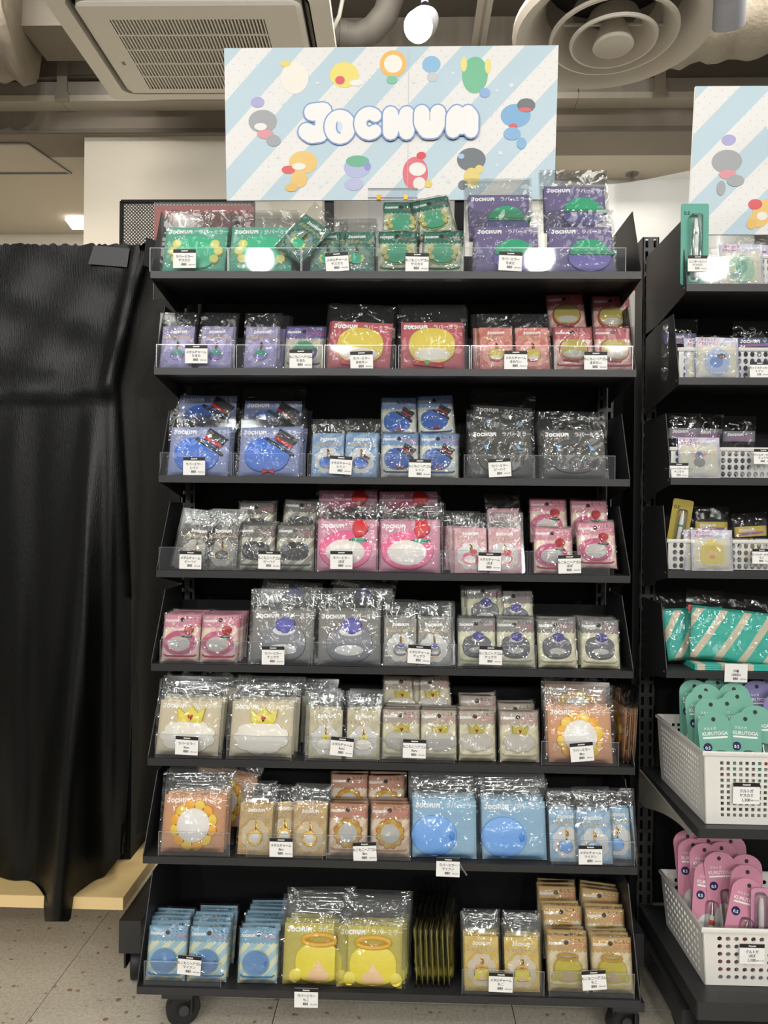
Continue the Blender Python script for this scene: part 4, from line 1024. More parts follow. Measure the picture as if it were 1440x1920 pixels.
# ---- clear acrylic guards along the shelf fronts
GUARD = [[(281, 427), (429, 564), (566, 707), (710, 866), (868, 1173)], [(293, 439), (443, 604), (608, 742), (747, 880), (883, 1040), (1042, 1186)],
         [(300, 434), (437, 572), (577, 709), (712, 858), (870, 1000), (1002, 1153)], [(298, 437), (440, 588), (591, 708), (712, 826), (829, 990), (993, 1142)],
         [(300, 441), (443, 580), (584, 713), (718, 855), (858, 1005)], [(292, 415), (425, 546), (572, 708), (712, 852), (1015, 1160)],
         [(297, 430), (462, 605), (612, 769), (1035, 1190)], [(270, 414), (866, 1020), (1030, 1189)]]
for i, segs in enumerate(GUARD):
    yf, z0 = SH[i]
    for k, (a, b) in enumerate(segs):
        py = toPx((0, yf + .003, z0))[1]
        xa = atY(a, py, yf + .003).x; xb = atY(b, py, yf + .003).x
        g = thing('acrylic_guard', f'clear acrylic guard strip along the {ORD[i]} shelf front, {NTH[k]} from left', 'guard', ((xa + xb) / 2, yf + .003, z0 + .0007), 'clear acrylic guards on the main rack')
        w2 = (xb - xa) / 2
        part('guard_pane', MB().add([(-w2, 0, 0), (w2, 0, 0), (w2, 0, .044), (-w2, 0, .044)], [(0, 1, 2, 3)]), ACRYL, g)
        part('guard_foot', MB().add([(-w2, 0, 0.0002), (w2, 0, 0.0002), (w2, .012, 0.0002), (-w2, .012, 0.0002)], [(0, 1, 2, 3)]), ACRYL, g)
        part('guard_rim', MB().box(-w2, w2, -.0008, .0008, .0434, .0446).box(-w2 - .0004, -w2 + .0006, -.0008, .0008, 0, .0446).box(w2 - .0006, w2 + .0004, -.0008, .0008, 0, .0446), ACRYLEDGE, g)

# ---- price tags
TAGW, TAGH = .0425, .0345
R_, Mt, Hk = 'ラバーミラー', 'メタルチャーム', 'もこもこヘアゴム'
tag_card = MB().box(-TAGW / 2, TAGW / 2, -.0003, .0003, -TAGH / 2, TAGH / 2).mesh('tag_card', WHITE)
tag_head = MB().box(-TAGW / 2, TAGW / 2, -.0005, -.0003, TAGH / 2 - .0065, TAGH / 2).mesh('header_strip', INK)
KW = {R_: 'rubber mirror', Mt: 'metal charm', Hk: 'hair tie'}
def price_tag(loc, rot, l1, l2, price, label, group, scale=1.0, head=True):
    M = Matrix.Translation(loc) @ Matrix.Rotation(-math.radians(rot), 4, 'Y') @ Matrix.Scale(scale, 4)
    t = thing('price_tag', label, 'price tag', group=group, M=M)
    ob('tag_card', tag_card, t)
    if head:
        h_ = ob('header_strip', tag_head, t)
        ob('header_print', logo(.0125, WHITEINK), h_, (0, -.0007, TAGH / 2 - .0032))
    ob('name_print', text(l1, .0060, INK, 0.012, space=0.82), t, (0, -.0006, .0035))
    ob('name_print', text(l2, .0060, INK, 0.012, space=0.88), t, (0, -.0006, -.0035))
    ob('price_print', text(price, .0066, INK, 0.02), t, (-.001, -.0006, -.0108))
    ob('tax_print', text('(税込' + str(int(int(price.replace(',', '')) * 1.1)) + ')', .0029, INK, 0.0), t, (.0135, -.0006, -.0113))
    return t
YA, CH, MA, RE, BE, PO, TY, RU, BI, MY, MO = 'ヤスカミ', 'ちまた', 'まめちぃ', 'レイン', 'ビーハイ', 'ぽぽ', 'チュララ', 'Ruru', 'Biro', 'マイクン', 'もこ'
TAGS = [(0, 346, 485, 0, R_, YA), (0, 632, 491, 4, Mt, YA), (0, 782, 492, -1, Hk, YA), (0, 957, 490, -2.5, R_, CH),
        (1, 368, 664, 0, Mt, CH), (1, 564, 673, 0, Hk, CH), (1, 678, 676, 2, R_, MA), (1, 967, 675, 0, Mt, MA), (1, 1117, 677, 0, Hk, MA),
        (2, 364, 874, 0, R_, RE), (2, 639, 872, -3, Mt, RE), (2, 787, 878, -1, Hk, RE), (2, 937, 877, 4, R_, BE),
        (3, 357, 1050, -1, Mt, BE), (3, 505, 1050, -1, Hk, BE), (3, 640, 1050, 0, R_, PO), (3, 918, 1053, -1, Mt, PO), (3, 1068, 1058, 2, Hk, PO),
        (4, 512, 1229, 0, R_, TY), (4, 786, 1227, -3, Mt, TY), (4, 920, 1229, -1, Hk, TY),
        (5, 350, 1398, -2, R_, RU), (5, 641, 1400, -5, Mt, RU), (5, 777, 1404, -1, Hk, RU), (5, 1091, 1410, 6, R_, BI),
        (6, 527, 1589, 0, Mt, BI), (6, 684, 1597, 3, Hk, BI), (6, 840, 1626, -1, R_, MY), (6, 1107, 1603, 1, Mt, MY),
        (7, 355, 1810, -4, Hk, MY), (7, 574, 1871, 0, R_, MO), (7, 939, 1842, -1, Mt, MO), (7, 1114, 1838, 5, Hk, MO)]
cnt = {}
for (i, px, py, rot, l1, l2) in TAGS:
    yf, z0 = SH[i]; low = py > 1620 and (px in (840, 574))
    k = cnt.get(i, 0); cnt[i] = k + 1
    p = atY(px, py, yf - (.0022 if low else -.0017))
    price_tag(p, rot, l1, l2, '880', f'white {KW[l1]} price tag with black header, {ORD[i]} shelf, {NTH[k]} from left', 'price tags on the main rack')
# clear plastic stub hanging beside a tag
a = atY(862, 1621, SH[6][0] - .004); b = atY(875, 1641, SH[6][0] - .004)
tag(part('plastic_stub', MB().tube([a, b], .0016, 5), ACRYLEDGE, None), 'thin clear plastic stub beside the hanging tag on the seventh shelf', 'plastic strip')

# ================================================================== SIGNS
SKS = None
def cockle(u, v):
    env = min(1, 8 * u, 8 * (1 - u), 6 * v, 6 * (1 - v))
    return -0.0014 * env * (0.9 + 0.6 * math.sin(u * 9 + v * 7) * math.sin(v * 5 - u * 3) + 0.4 * math.sin(u * 17 - v * 11))
def sign(name, label, corners_px, Yb, Yt, spots_on=True, Wd=None):
    """corners: bottom-left, bottom-right, top-right, top-left pixels"""
    bl, br, tr, tl = [atY(px, py, Yb if k < 2 else Yt) for k, (px, py) in enumerate(corners_px)]
    xa = (br - bl).normalized(); up = (((tl + tr) / 2 - (bl + br) / 2)); H_ = up.length; up = (up - xa * up.dot(xa)).normalized(); nn = xa.cross(up)
    Wd = Wd or (br - bl).length
    global SKS
    if SKS is None: SKS = Wd / 621.0
    c = bl
    M = Matrix(((xa.x, -nn.x, up.x, c.x), (xa.y, -nn.y, up.y, c.y), (xa.z, -nn.z, up.z, c.z), (0, 0, 0, 1)))
    t = thing(name, label, 'sign', M=M)
    part('foam_board', MB().box(0, Wd, 0.0012, 0.006, 0, H_), pm('foam_core', '#eceae4', rough=0.7), t)
    # printed sheet, slightly cockled
    g = MB(); nx, nz = 80, 40
    for j in range(nz + 1):
        for i in range(nx + 1):
            u, v = i / nx, j / nz
            g.v.append((Wd * u, cockle(u, v), H_ * v))
    g.f = [(j * (nx + 1) + i, j * (nx + 1) + i + 1, (j + 1) * (nx + 1) + i + 1, (j + 1) * (nx + 1) + i) for j in range(nz) for i in range(nx)]
    sm = stripes('sign_stripes', '#e9e8e5', '#bcd3de', 117 * SKS, 1.0, -0.96, 0.5, 0.4, phase=0.4615, dots='c1', dotcol='#cfced0', dotr=0.075, dotp=0.024)
    part('printed_sheet', g, sm, t, 80)
    return t, Wd, H_
sg, SW, SHt = sign('header_sign', 'pale blue striped sign board above the main rack', [(425, 376), (1039, 374), (1047, 80), (418, 95)], 0.168, 0.135)
SK = SW / 621.0                                   # metres per photo pixel on the sign
def sgp(px, py): return ((px - 421) * SK, (376 - py) * SHt / 288.0)
BLUEL = pm('blue_outline_print', '#7f9fd6', rough=0.45, var=0.02)
LETW = pm('white_letter_print', '#f3f2f0', rough=0.45, var=0.02)
# bubble letters: strokes per letter in photo pixels on the sign, drawn one over the other
BUB = [('letter_j', [[(575, 246), (584, 252), (600, 250), (607, 238), (607, 210)], [(586, 210), (607, 208)]], 16),
       ('letter_o', [[(638 + 13 * math.cos(a), 238 + 15 * math.sin(a)) for a in [2 * PI * k / 14 for k in range(15)]]], 17),
       ('letter_c', [[(693 + 17 * math.cos(a), 232 - 19 * math.sin(a)) for a in [0.85 + (2 * PI - 1.7) * k / 12 for k in range(13)]]], 12),
       ('letter_h', [[(733, 216), (733, 248)], [(763, 216), (763, 248)], [(733, 232), (763, 232)]], 15),
       ('letter_u', [[(791, 214), (791, 232), (800, 246), (814, 246), (821, 232), (821, 214)]], 15),
       ('letter_m', [[(850, 247), (850, 222), (856, 214), (866, 226), (877, 214), (883, 222), (883, 247)], [(866, 226), (866, 240)]], 14)]
for k, (nm, sts, w) in enumerate(BUB):
    o_, i_ = MB(), MB(); y = -.0030 - .0008 * k
    yo = y; yi = y - .0004
    for st in sts:
        P_ = [sgp(*q) for q in st]
        yo = thick(o_, P_, (w + 2.0) * SK, yo, step=1.2e-5); yi = thick(i_, P_, (w - 0.6) * SK, yi, step=1.2e-5)
    lo = part(nm + '_outline', o_, BLUEL, sg); part(nm + '_fill', i_, LETW, lo)
    if nm == 'letter_o':
        part('letter_counter', MB().add([(x, y - .0007, z) for x, z in [sgp(638 + 8 * math.cos(a), 238 + 13 * math.sin(a)) for a in [2 * PI * q / 20 for q in range(20)]]], [tuple(range(20))]), BLUEL, lo)
        part('letter_counter', MB().add([(x, y - .00074, z) for x, z in [sgp(638 + 5 * math.cos(a), 238 + 10 * math.sin(a)) for a in [2 * PI * q / 20 for q in range(20)]]], [tuple(range(20))]), pm('counter_blue', '#cfe3ee', rough=0.45), lo)
# plain coloured spots stand where the printed figures are
SPOTS = [(553, 145, 26, 30, '#f3ece2', [(536, 118, 10, 6, '#ead873')]), (646, 140, 27, 24, '#efdf78', [(638, 150, 9, 8, '#df5a62'), (668, 155, 12, 6, '#f1efe9')]),
         (737, 120, 25, 25, '#f2bd62', [(737, 120, 17, 17, '#f4f0e8'), (735, 150, 10, 8, '#7fc6a4')]), (808, 122, 17, 16, '#8fbfe2', [(810, 145, 10, 9, '#c9ccd0')]),
         (889, 142, 24, 34, '#73c096', [(868, 122, 6, 14, '#eee08a'), (913, 126, 6, 14, '#eee08a'), (908, 175, 10, 9, '#93b1e2')]),
         (492, 226, 27, 22, '#a6a9ac', [(483, 190, 13, 10, '#b0acd8'), (497, 250, 16, 9, '#e39aa0'), (512, 262, 14, 11, '#a6a9ac'), (488, 236, 12, 7, '#f0eeea')]),
         (568, 304, 27, 22, '#efc878', [(540, 318, 13, 8, '#df5d60'), (560, 336, 16, 16, '#efc878'), (560, 312, 13, 7, '#f3efe6'), (545, 352, 12, 8, '#eac06b')]),
         (670, 314, 25, 20, '#b5bbe0', [(671, 302, 22, 11, '#6db593'), (664, 346, 18, 12, '#bdbfe2'), (690, 312, 6, 8, '#8f98d6')]),
         (780, 326, 24, 32, '#e3707e', [(784, 318, 16, 13, '#f3efe8'), (791, 292, 9, 7, '#df4750'), (788, 345, 12, 12, '#f1ece4'), (805, 346, 7, 7, '#ead16a')]),
         (885, 300, 27, 22, '#6f757b', [(886, 335, 15, 20, '#ead37a'), (900, 318, 8, 8, '#ead37a'), (870, 348, 9, 9, '#6f757b'), (866, 294, 6, 5, '#a9c8ec')]),
         (966, 218, 28, 22, '#7fb2dc', [(985, 199, 17, 13, '#6c7074'), (983, 207, 12, 4, '#e0656c'), (962, 238, 8, 5, '#dc5b63'), (960, 252, 16, 12, '#86b6dd'), (978, 270, 9, 11, '#86b6dd')])]
def disc(o_, cx_, cz_, lift):
    n = len(o_); vs = [(cx_, cz_)]
    for f in (0.5, 1.0): vs += [(cx_ + (x - cx_) * f, cz_ + (z - cz_) * f) for x, z in o_]
    fs = [(0, 1 + i, 1 + (i + 1) % n) for i in range(n)] + [(1 + i, 1 + n + i, 1 + n + (i + 1) % n, 1 + (i + 1) % n) for i in range(n)]
    return MB().add([(x, cockle(min(1, max(0, x / SW)), min(1, max(0, z / SHt))) - lift, z) for x, z in vs], fs)
def spots(sgo, mp, lst):
    for (px, py, rx, rz, hx, acc) in lst:
        b = None
        for k, (qx, qy, ax_, az_, hc) in enumerate([(px, py, rx, rz, hx)] + acc):
            o_ = [mp(qx + ax_ * math.cos(a), qy + az_ * math.sin(a)) for a in [2 * PI * q / 22 for q in range(22)]]
            cx_, cz_ = mp(qx, qy)
            m_ = disc(o_, cx_, cz_, .0004 + .0002 * k)
            q_ = part('printed_spot' if k == 0 else 'printed_accent', m_, pm('spot_' + hc[1:], hc, rough=0.45, var=0.02), sgo if k == 0 else b)
            if k == 0: b = q_
spots(sg, sgp, SPOTS)
bub = pm('bubble_print', '#dfe3e6', rough=0.4)
for (px, py, r) in [(530, 192, 4), (505, 170, 2.5), (596, 155, 3), (674, 119, 3), (693, 146, 3), (776, 153, 4), (848, 138, 2.5), (957, 162, 4.5), (930, 171, 3), (939, 288, 4), (933, 311, 2.5), (832, 331, 3), (842, 340, 4), (520, 293, 3), (502, 310, 3), (601, 348, 4), (613, 340, 3)]:
    part('printed_bubble', disc([sgp(px + r * math.cos(a), py + r * math.sin(a)) for a in [2 * PI * q / 14 for q in range(14)]], *sgp(px, py), .0006), bub, sg)
part('sheet_seam', MB().add([(sgp(765.6, 0)[0], -.0030, 0.002), (sgp(766.4, 0)[0], -.0030, 0.002), (sgp(766.4, 0)[0], -.0030, SHt - .002), (sgp(765.6, 0)[0], -.0030, SHt - .002)], [(0, 1, 2, 3)]), pm('seam_grey', '#d6d8d8', rough=0.5), sg)
part('sign_post', MB().box(SW * 0.3, SW * 0.3 + 0.02, 0.008, 0.02, -0.12, SHt * 0.8).box(SW * 0.7, SW * 0.7 + 0.02, 0.008, 0.02, -0.12, SHt * 0.8), BLACK2, sg)
sg2, W2, H2 = sign('header_sign', 'second pale blue striped sign board above the right rack', [(1290, 440), (1440, 440), (1440, 160), (1303, 163)], 0.168, 0.135, Wd=0.69)
def sg2p(px, py): return ((px - 1296) * SK, (440 - py) * H2 / 278.0)
spots(sg2, sg2p, [(1360, 302, 28, 22, '#a6a9ac', [(1361, 262, 13, 10, '#b0acd8'), (1363, 326, 16, 9, '#e39aa0'), (1378, 338, 16, 11, '#a6a9ac'), (1352, 352, 8, 14, '#a6a9ac')]),
                  (1440, 395, 28, 22, '#efc878', [(1416, 383, 13, 10, '#df5d60'), (1424, 412, 18, 14, '#efc878'), (1412, 420, 9, 10, '#eac06b'), (1430, 405, 10, 8, '#f3efe6')]), (1450, 232, 24, 20, '#f3ece2', [])])
part('sign_post', MB().box(W2 * 0.3, W2 * 0.3 + 0.02, 0.008, 0.02, -0.2, H2 * 0.8).box(W2 * 0.7, W2 * 0.7 + 0.02, 0.008, 0.02, -0.2, H2 * 0.8), BLACK2, sg2)
# clear acrylic card holders behind the top row
a = atY(690, 372, 0.12); b = atY(783, 355, 0.12)
ah = thing('acrylic_holder', 'clear acrylic card holder with clips at the foot of the sign', 'holder', (a.x, 0.115, 0))
part('holder_panel', MB().box(0, b.x - a.x, 0, .003, SH[0][1] + 0.001, b.z), ACRYL, ah)
part('holder_rim', MB().box(0, b.x - a.x, -.001, .004, b.z - .003, b.z).box(0, b.x - a.x, -.001, .004, a.z - .002, a.z), ACRYLEDGE, ah)
for fx in (0.22, 0.76): part('clip', MB().box((b.x - a.x) * fx - .004, (b.x - a.x) * fx + .004, -.004, .006, a.z - .006, a.z + .004), GOLD, ah)
a = atY(286, 375, 0.13); b = atY(640, 375, 0.13)
tag(ob('acrylic_screen', MB().box(0, b.x - a.x, 0, .002, 0, a.z - SH[0][1] - .001).mesh('acrylic_panel', clear('thin_clear_panel', rough=0.04, base=0.0, gain=0.6, milk=0.01)), None, (a.x, .14, SH[0][1] + .001)), 'clear acrylic back screen behind the green packs on the top shelf', 'acrylic screen')

# ================================================================== RIGHT RACK
X2 = 0.525
def y_for_x(px, py, X):
    d = ray(px, py); t = (X - CAM.x) / d.x; return CAM + d * t
rack2 = thing('display_rack', 'second black metal rack at the right edge holding white baskets', 'rack', (0, 0, 0))
SH2 = []
for (px, py) in ((1287, 533), (1272, 708), (1257, 896), (1252, 1071), (1249, 1258)):
    q = y_for_x(px, py, X2); SH2.append((q.y, q.z))
TR2 = [tray(rack2, X2, X2 + 0.9, yf, z0, 0.125, 0.09, lean=0.03, drop=0.045) for yf, z0 in SH2]
for yf, z0 in SH2:
    part('panel_screw', MB().lathe([(0, -.001), (.0025, -.0008), (.003, 0)], (X2 - .0002, yf + .012, z0 - .004), 10, Matrix.Rotation(PI / 2, 4, 'Y')), pm('screw_steel', '#77777a', rough=0.3, metal=0.9), rack2)
upright(rack2, X2 + 0.012, 0.172, 0.06, atY(1232, 447, 0.18).z)
upright(rack2, X2 + 0.888, 0.172, 0.06, atY(1232, 447, 0.18).z)
part('back_sheet', MB().box(X2 + 0.03, X2 + 0.87, 0.224, 0.228, 0.12, 1.47), BLACK2, rack2)
def deck(px, py, th):
    q = y_for_x(px, py, X2); yf, z0 = q.y, q.z
    s = part('shelf', MB().box(X2, X2 + 0.9, yf, YBK, z0 - 0.004, z0), BLACK, rack2)
    part('front_lip', MB().box(X2, X2 + 0.9, yf - .0015, yf, z0 - th, z0 + .0005), BLACK, s)
    part('side_fold', MB().box(X2 - .0015, X2, yf, YBK, z0 - th, z0 + .0005), BLACK, s)
    return yf, z0, s
yA, zA, sA = deck(1310, 1553, 0.016)
yD, zD2, sD = deck(1308, 1878, 0.03)
# curved grey bracket under the basket shelf
br = [(YBK, zA - .006), (yA + .02, zA - .017)]
br += [(yA + .024 + (YBK - yA - .024) * t, zA - .024 - .075 * max(0, (t - 0.1)) ** 1.6 * (1 if t < 0.82 else 1 - (t - 0.82) * 1.2)) for t in [k / 12 for k in range(13)]]
part('shelf_bracket', MB().prismX(br, X2 - .004, X2 - .001), GREYARM, rack2)
part('base_leg', MB().box(X2 - .01, X2 + .035, -0.1, 0.42, 0.06, 0.1), BLACK, rack2)
part('kick_panel', MB().box(X2 + .005, X2 + 0.9, yD + .012, yD + .016, 0.012, zD2 - .03), BLACK2, rack2)
for y in (-0.02, 0.36): caster(rack2, X2 + 0.03, y, 0.029)

# ---- white perforated bins on the tray shelves
BINM = pm('white_plastic', '#e6e4de', rough=0.35, var=0.02)
def bin_box(label, x0, x1, y0, y1, z0, h, cell, shape, hx, hz, margin=0.06, flare=0.0, rim=0.004, handle=False):
    t = thing('perforated_basket', label, 'basket', ((x0 + x1) / 2, (y0 + y1) / 2, z0))
    w, d = (x1 - x0) / 2, (y1 - y0) / 2; f = flare
    B_ = [(-w, -d, 0), (w, -d, 0), (w, d, 0), (-w, d, 0)]; T_ = [(-w - f, -d - f, h), (w + f, -d - f, h), (w + f, d + f, h), (-w - f, d + f, h)]
    nor = [(0, 1, 0), (-1, 0, 0), (0, -1, 0), (1, 0, 0)]
    for k, nm in enumerate(('front_wall', 'side_wall', 'back_wall', 'side_wall')):
        a, b = B_[k], B_[(k + 1) % 4]; c, e = T_[(k + 1) % 4], T_[k]
        L_ = (Vector(b) - Vector(a)).length; nx = max(2, int(L_ * (1 - 2 * margin) / cell)); nz = max(2, int(h * (1 - 2 * margin) / cell))
        sk = (lambda i, j: abs(i - nx / 2 + .5) < 1.6 and j >= nz - 2) if (handle and k in (0, 2)) else None
        part(nm, MB().perf(a, b, c, e, nx, nz, hx, hz, .0022, nor[k], shape, margin, sk), BINM, t)
    part('base', MB().box(-w, w, -d, d, 0, .002), BINM, t)
    part('rim', MB().tube([T_[0], T_[1], T_[2], T_[3]], rim, 6, closed=True), BINM, t, 50)
    return t
bins = []
for k, (yf, z0) in enumerate(SH2[:4]):
    bins.append(bin_box(f'white perforated bin on the {ORD[k]} shelf of the right rack', X2 + .006, X2 + .27, yf + .022, yf + .115, z0 + .0006, .056, .0118, 'oval', 0.72, 0.82, 0.035))
# clear guards of the right rack
for k, (yf, z0) in enumerate(SH2[:4]):
    g = thing('acrylic_guard', f'clear acrylic guard strip on the {ORD[k]} shelf of the right rack', 'guard', (X2 + .14, yf + .004, z0 + .0007), 'clear acrylic guards on the right rack')
    part('guard_pane', MB().add([(-.134, 0, 0), (.134, 0, 0), (.134, 0, .05), (-.134, 0, .05)], [(0, 1, 2, 3)]), ACRYL, g)
    part('guard_rim', MB().box(-.134, .134, -.0008, .0008, .0494, .0504), ACRYLEDGE, g)

# ---- sticker packs leaning on the bins
LAV = stripes('sticker_card', '#d9d5df', '#c3c2d8', 0.03, 1, -1, 0.5, 0.45)
CREAM = pm('sticker_cream', '#e2dcc6', rough=0.5)
def sticker(label, px, py, yf, z0, hexc, accents, w=.078, h=.078, rot=0, v=.0125):
    p = atY(px, py, yf + v)
    M = Matrix.Translation((p.x, yf + v, z0 + .001)) @ Matrix.Rotation(-math.radians(6), 4, 'X') @ Matrix.Rotation(-math.radians(rot), 4, 'Y')
    t = thing('sticker_pack', label, 'sticker pack', M=M, group='sticker packs on the right rack')
    part('backing_card', MB().box(-w / 2, w / 2, -.0005, .0005, 0, h), LAV, t)
    ob('inner_sheet', flat(rr(0, h * .42, w * .9, h * .74, .002), -.0008, CREAM, 'inner_sheet'), t)
    ob('title_print', text('ダイカット', .0065, pm('title_crimson', '#c2354c', rough=0.5), 0.015, space=.8), t, (-w * .2, -.001, h * .935))
    ob('title_print', text('ステッカーミニ', .0058, MATS['title_crimson'], 0.015, space=.78), t, (-w * .2, -.001, h * .85))
    ob('logo_print', logo(.027, WHITEINK), t, (w * .25, -.001, h * .9))
    b = ob('round_sticker', flat(scallop(0, h * .4, w * .31, h * .36, 6, .08, 36), -.0011, pm('stk_' + hexc[1:], hexc, rough=0.4), 'round_sticker'), t)
    for k, (dx, dz, rx, rz, hc) in enumerate(accents):
        ob('sticker_accent', flat(ell(dx * w, h * .4 + dz * h, rx * w, rz * h, 18), -.0013 - .0001 * k, pm('stk_' + hc[1:], hc, rough=0.4), 'sticker_accent'), b)
    ob('logo_print', logo(.028, pm('logo_pale', '#e9edf0', rough=.5)), b, (0, -.0019, h * .13))
    fm = MB(); n = 8
    for j in range(n + 1):
        for i in range(n + 1):
            e = i in (0, n) or j in (0, n)
            fm.v.append((-w / 2 - .003 + (w + .006) * i / n, .001 if e else -.0035 - random.uniform(0, .0018), -.001 + (h + .006) * j / n))
    fm.f = [(j * (n + 1) + i, j * (n + 1) + i + 1, (j + 1) * (n + 1) + i + 1, (j + 1) * (n + 1) + i) for j in range(n) for i in range(n)]
    part('film_bag', fm, FILM, t, 80)
sticker('sticker pack with pale green round sticker, top shelf of the right rack', 1391, 530, *SH2[0], '#a9cdb0', [(0, .05, .14, .15, '#7fb79c'), (-.16, 0, .03, .1, '#e2dc8c'), (-.15, -.14, .08, .04, '#a7a4d4')])
sticker('front sticker pack with blue round sticker, second shelf of the right rack', 1345, 702, *SH2[1], '#b3bfdc', [(-.02, 0, .15, .14, '#6f94cf'), (.1, .14, .1, .07, '#5b5658'), (.08, .11, .1, .02, '#c9474e')], rot=-1)
sticker('rear sticker pack half hidden behind the blue one, right rack', 1324, 702, *SH2[1], '#c9cbdd', [], v=.0195)
sticker('sticker pack with grey round sticker, third shelf of the right rack', 1312, 892, *SH2[2], '#d5d2c2', [(0, -.02, .14, .12, '#8d8a86'), (0, .14, .11, .1, '#9a9794'), (0, .2, .07, .05, '#6f6cae'), (-.14, .17, .04, .06, '#e0a2a6'), (.14, .17, .04, .06, '#e0a2a6')])
sticker('front sticker pack with yellow round sticker, fourth shelf of the right rack', 1336, 1064, *SH2[3], '#e6d277', [(0, .12, .15, .1, '#e8cf5a'), (.02, 0, .12, .08, '#ecd0a0'), (0, -.06, .07, .05, '#e6a54b')])
sticker('rear sticker pack behind the yellow one, right rack', 1322, 1064, *SH2[3], '#d9d4c4', [], v=.0195)

# ---- slim keyholder packs and pens standing in the bins
def keypack(label, px, ytop, k, hexc, w=.062, band=.02, rot=0, dv=.06, clearh=.03, hgt=.1):
    yf, z0 = SH2[k]; Y = yf + dv
    p = atY(px, ytop, Y); zb_ = z0 + .0035
    h = p.z - zb_
    M = Matrix.Translation((p.x, Y, zb_)) @ Matrix.Rotation(-math.radians(rot), 4, 'Y')
    t = thing('keyholder_pack', label, 'keyholder pack', M=M, group='keyholder packs in the bins of the right rack')
    zt_ = h - clearh
    part('label_card', MB().box(-w / 2, w / 2, -.0006, .0006, zt_ - band, zt_), pm('keycard_' + hexc[1:], hexc, rough=0.45), t)
    ob('logo_print', logo(w * .5, WHITEINK), t, (-w * .12, -.0011, zt_ - band * .35))
    ob('ribbon_print', flat(rr(0, zt_ - band * .7, w * .8, band * .25, .001, .05), -.0009, pm('ribbon_mauve', '#a06a98', rough=.5), 'ribbon_print'), t)
    part('keyring', MB().tube([(.009 * math.cos(a), -.002, zt_ - band - .012 + .009 * math.sin(a)) for a in [2 * PI * q / 14 for q in range(14)]], .001, 5, closed=True), pm('nickel', '#b9b7b0', rough=.25, metal=1), t, 50)
    part('plush_charm', MB().slab(sup(0, max(.02, (zt_ - band) * .45), w * .36, max(.014, (zt_ - band) * .3), 2.3, 18), .002, -.005, .002), pm('charm_' + hexc[1:], hexc, rough=.7, var=.1), t, 40)
    fm = MB(); n = 8
    for j in range(n + 1):
        for i in range(n + 1):
            e = i in (0, n) or j in (0, n)
            fm.v.append((-w / 2 - .003 + (w + .006) * i / n, .0015 if e else -.006 - random.uniform(0, .002), h * j / n))
    fm.f = [(j * (n + 1) + i, j * (n + 1) + i + 1, (j + 1) * (n + 1) + i + 1, (j + 1) * (n + 1) + i) for j in range(n) for i in range(n)]
    part('film_bag', fm, FILM, t, 80)
keypack('white and pink labelled pack at the top right behind the green sticker', 1352, 462, 0, '#e6dcdc', clearh=.012)
keypack('lilac labelled keyholder pack behind the striped sign, top right shelf', 1412, 440, 0, '#cfc9de', clearh=.02, dv=.09)
keypack('navy labelled keyholder pack left in the second right bin', 1275, 598, 1, '#4a4f80', clearh=.028)
keypack('navy labelled keyholder pack right in the second right bin', 1415, 602, 1, '#3c4274', clearh=.032, w=.075)
keypack('grey labelled keyholder pack leftmost in the third right bin', 1283, 774, 2, '#8a8590', clearh=.03)
keypack('grey labelled keyholder pack second in the third right bin', 1325, 776, 2, '#84808a', clearh=.03, dv=.075)
keypack('grey labelled keyholder pack rightmost in the third right bin', 1386, 780, 2, '#7f7b86', clearh=.03)
keypack('gold labelled keyholder pack left in the fourth right bin', 1334, 950, 3, '#cdb54e', clearh=.03)
keypack('gold labelled keyholder pack right in the fourth right bin', 1412, 962, 3, '#d2bb58', clearh=.026, rot=4)
keypack('olive labelled keyholder pack behind the gold ones', 1292, 962, 3, '#9a8f4a', clearh=.03, dv=.085)
def penpack(label, px, ytop, k, hexc, w=.05, rot=0, dv=.03):
    yf, z0 = SH2[k]; Y = yf + dv
    p = atY(px, ytop, Y); zb_ = z0 + .0035; h = p.z - zb_
    M = Matrix.Translation((p.x, Y, zb_)) @ Matrix.Rotation(-math.radians(rot), 4, 'Y')
    t = thing('pen_pack', label, 'pen pack', M=M)
    part('backing_card', MB().slab(rr(0, h / 2, w, h, .004), .0006, -.0006), pm('pencard_' + hexc[1:], hexc, rough=.45), t)
    pn = part('pen_barrel', MB().tube([(0, -.007, .012), (0, -.007, h * .62), (0, -.007, h * .76), (0, -.007, h * .8)], [.0042, .0042, .0036, .002], 10), WHITE, t, 50)
    part('pen_ring', MB().tube([(0, -.007, h * .6), (0, -.007, h * .63)], .0045, 10), pm('pen_teal', '#1f8f86', rough=.4), pn, 50)
    part('blister', MB().slab(rr(0, h * .45, w * .45, h * .82, .006), -.001, -.0125, .003), clear('blister_plastic', rough=.06, base=.02, gain=1.3, milk=.03), t, 40)
    ob('size_print', text('0.5', .009, INK, .02), t, (-w * .28, -.001, h * .88))
    return t
penpack('teal carded pen pack standing on the top shelf of the right rack', 1303, 382, 0, '#4f9f8c', dv=.016)
penpack('yellow carded pen pack leaning at the left of the fourth right bin', 1262, 935, 3, '#a8973a', w=.04, rot=-9, dv=.05)

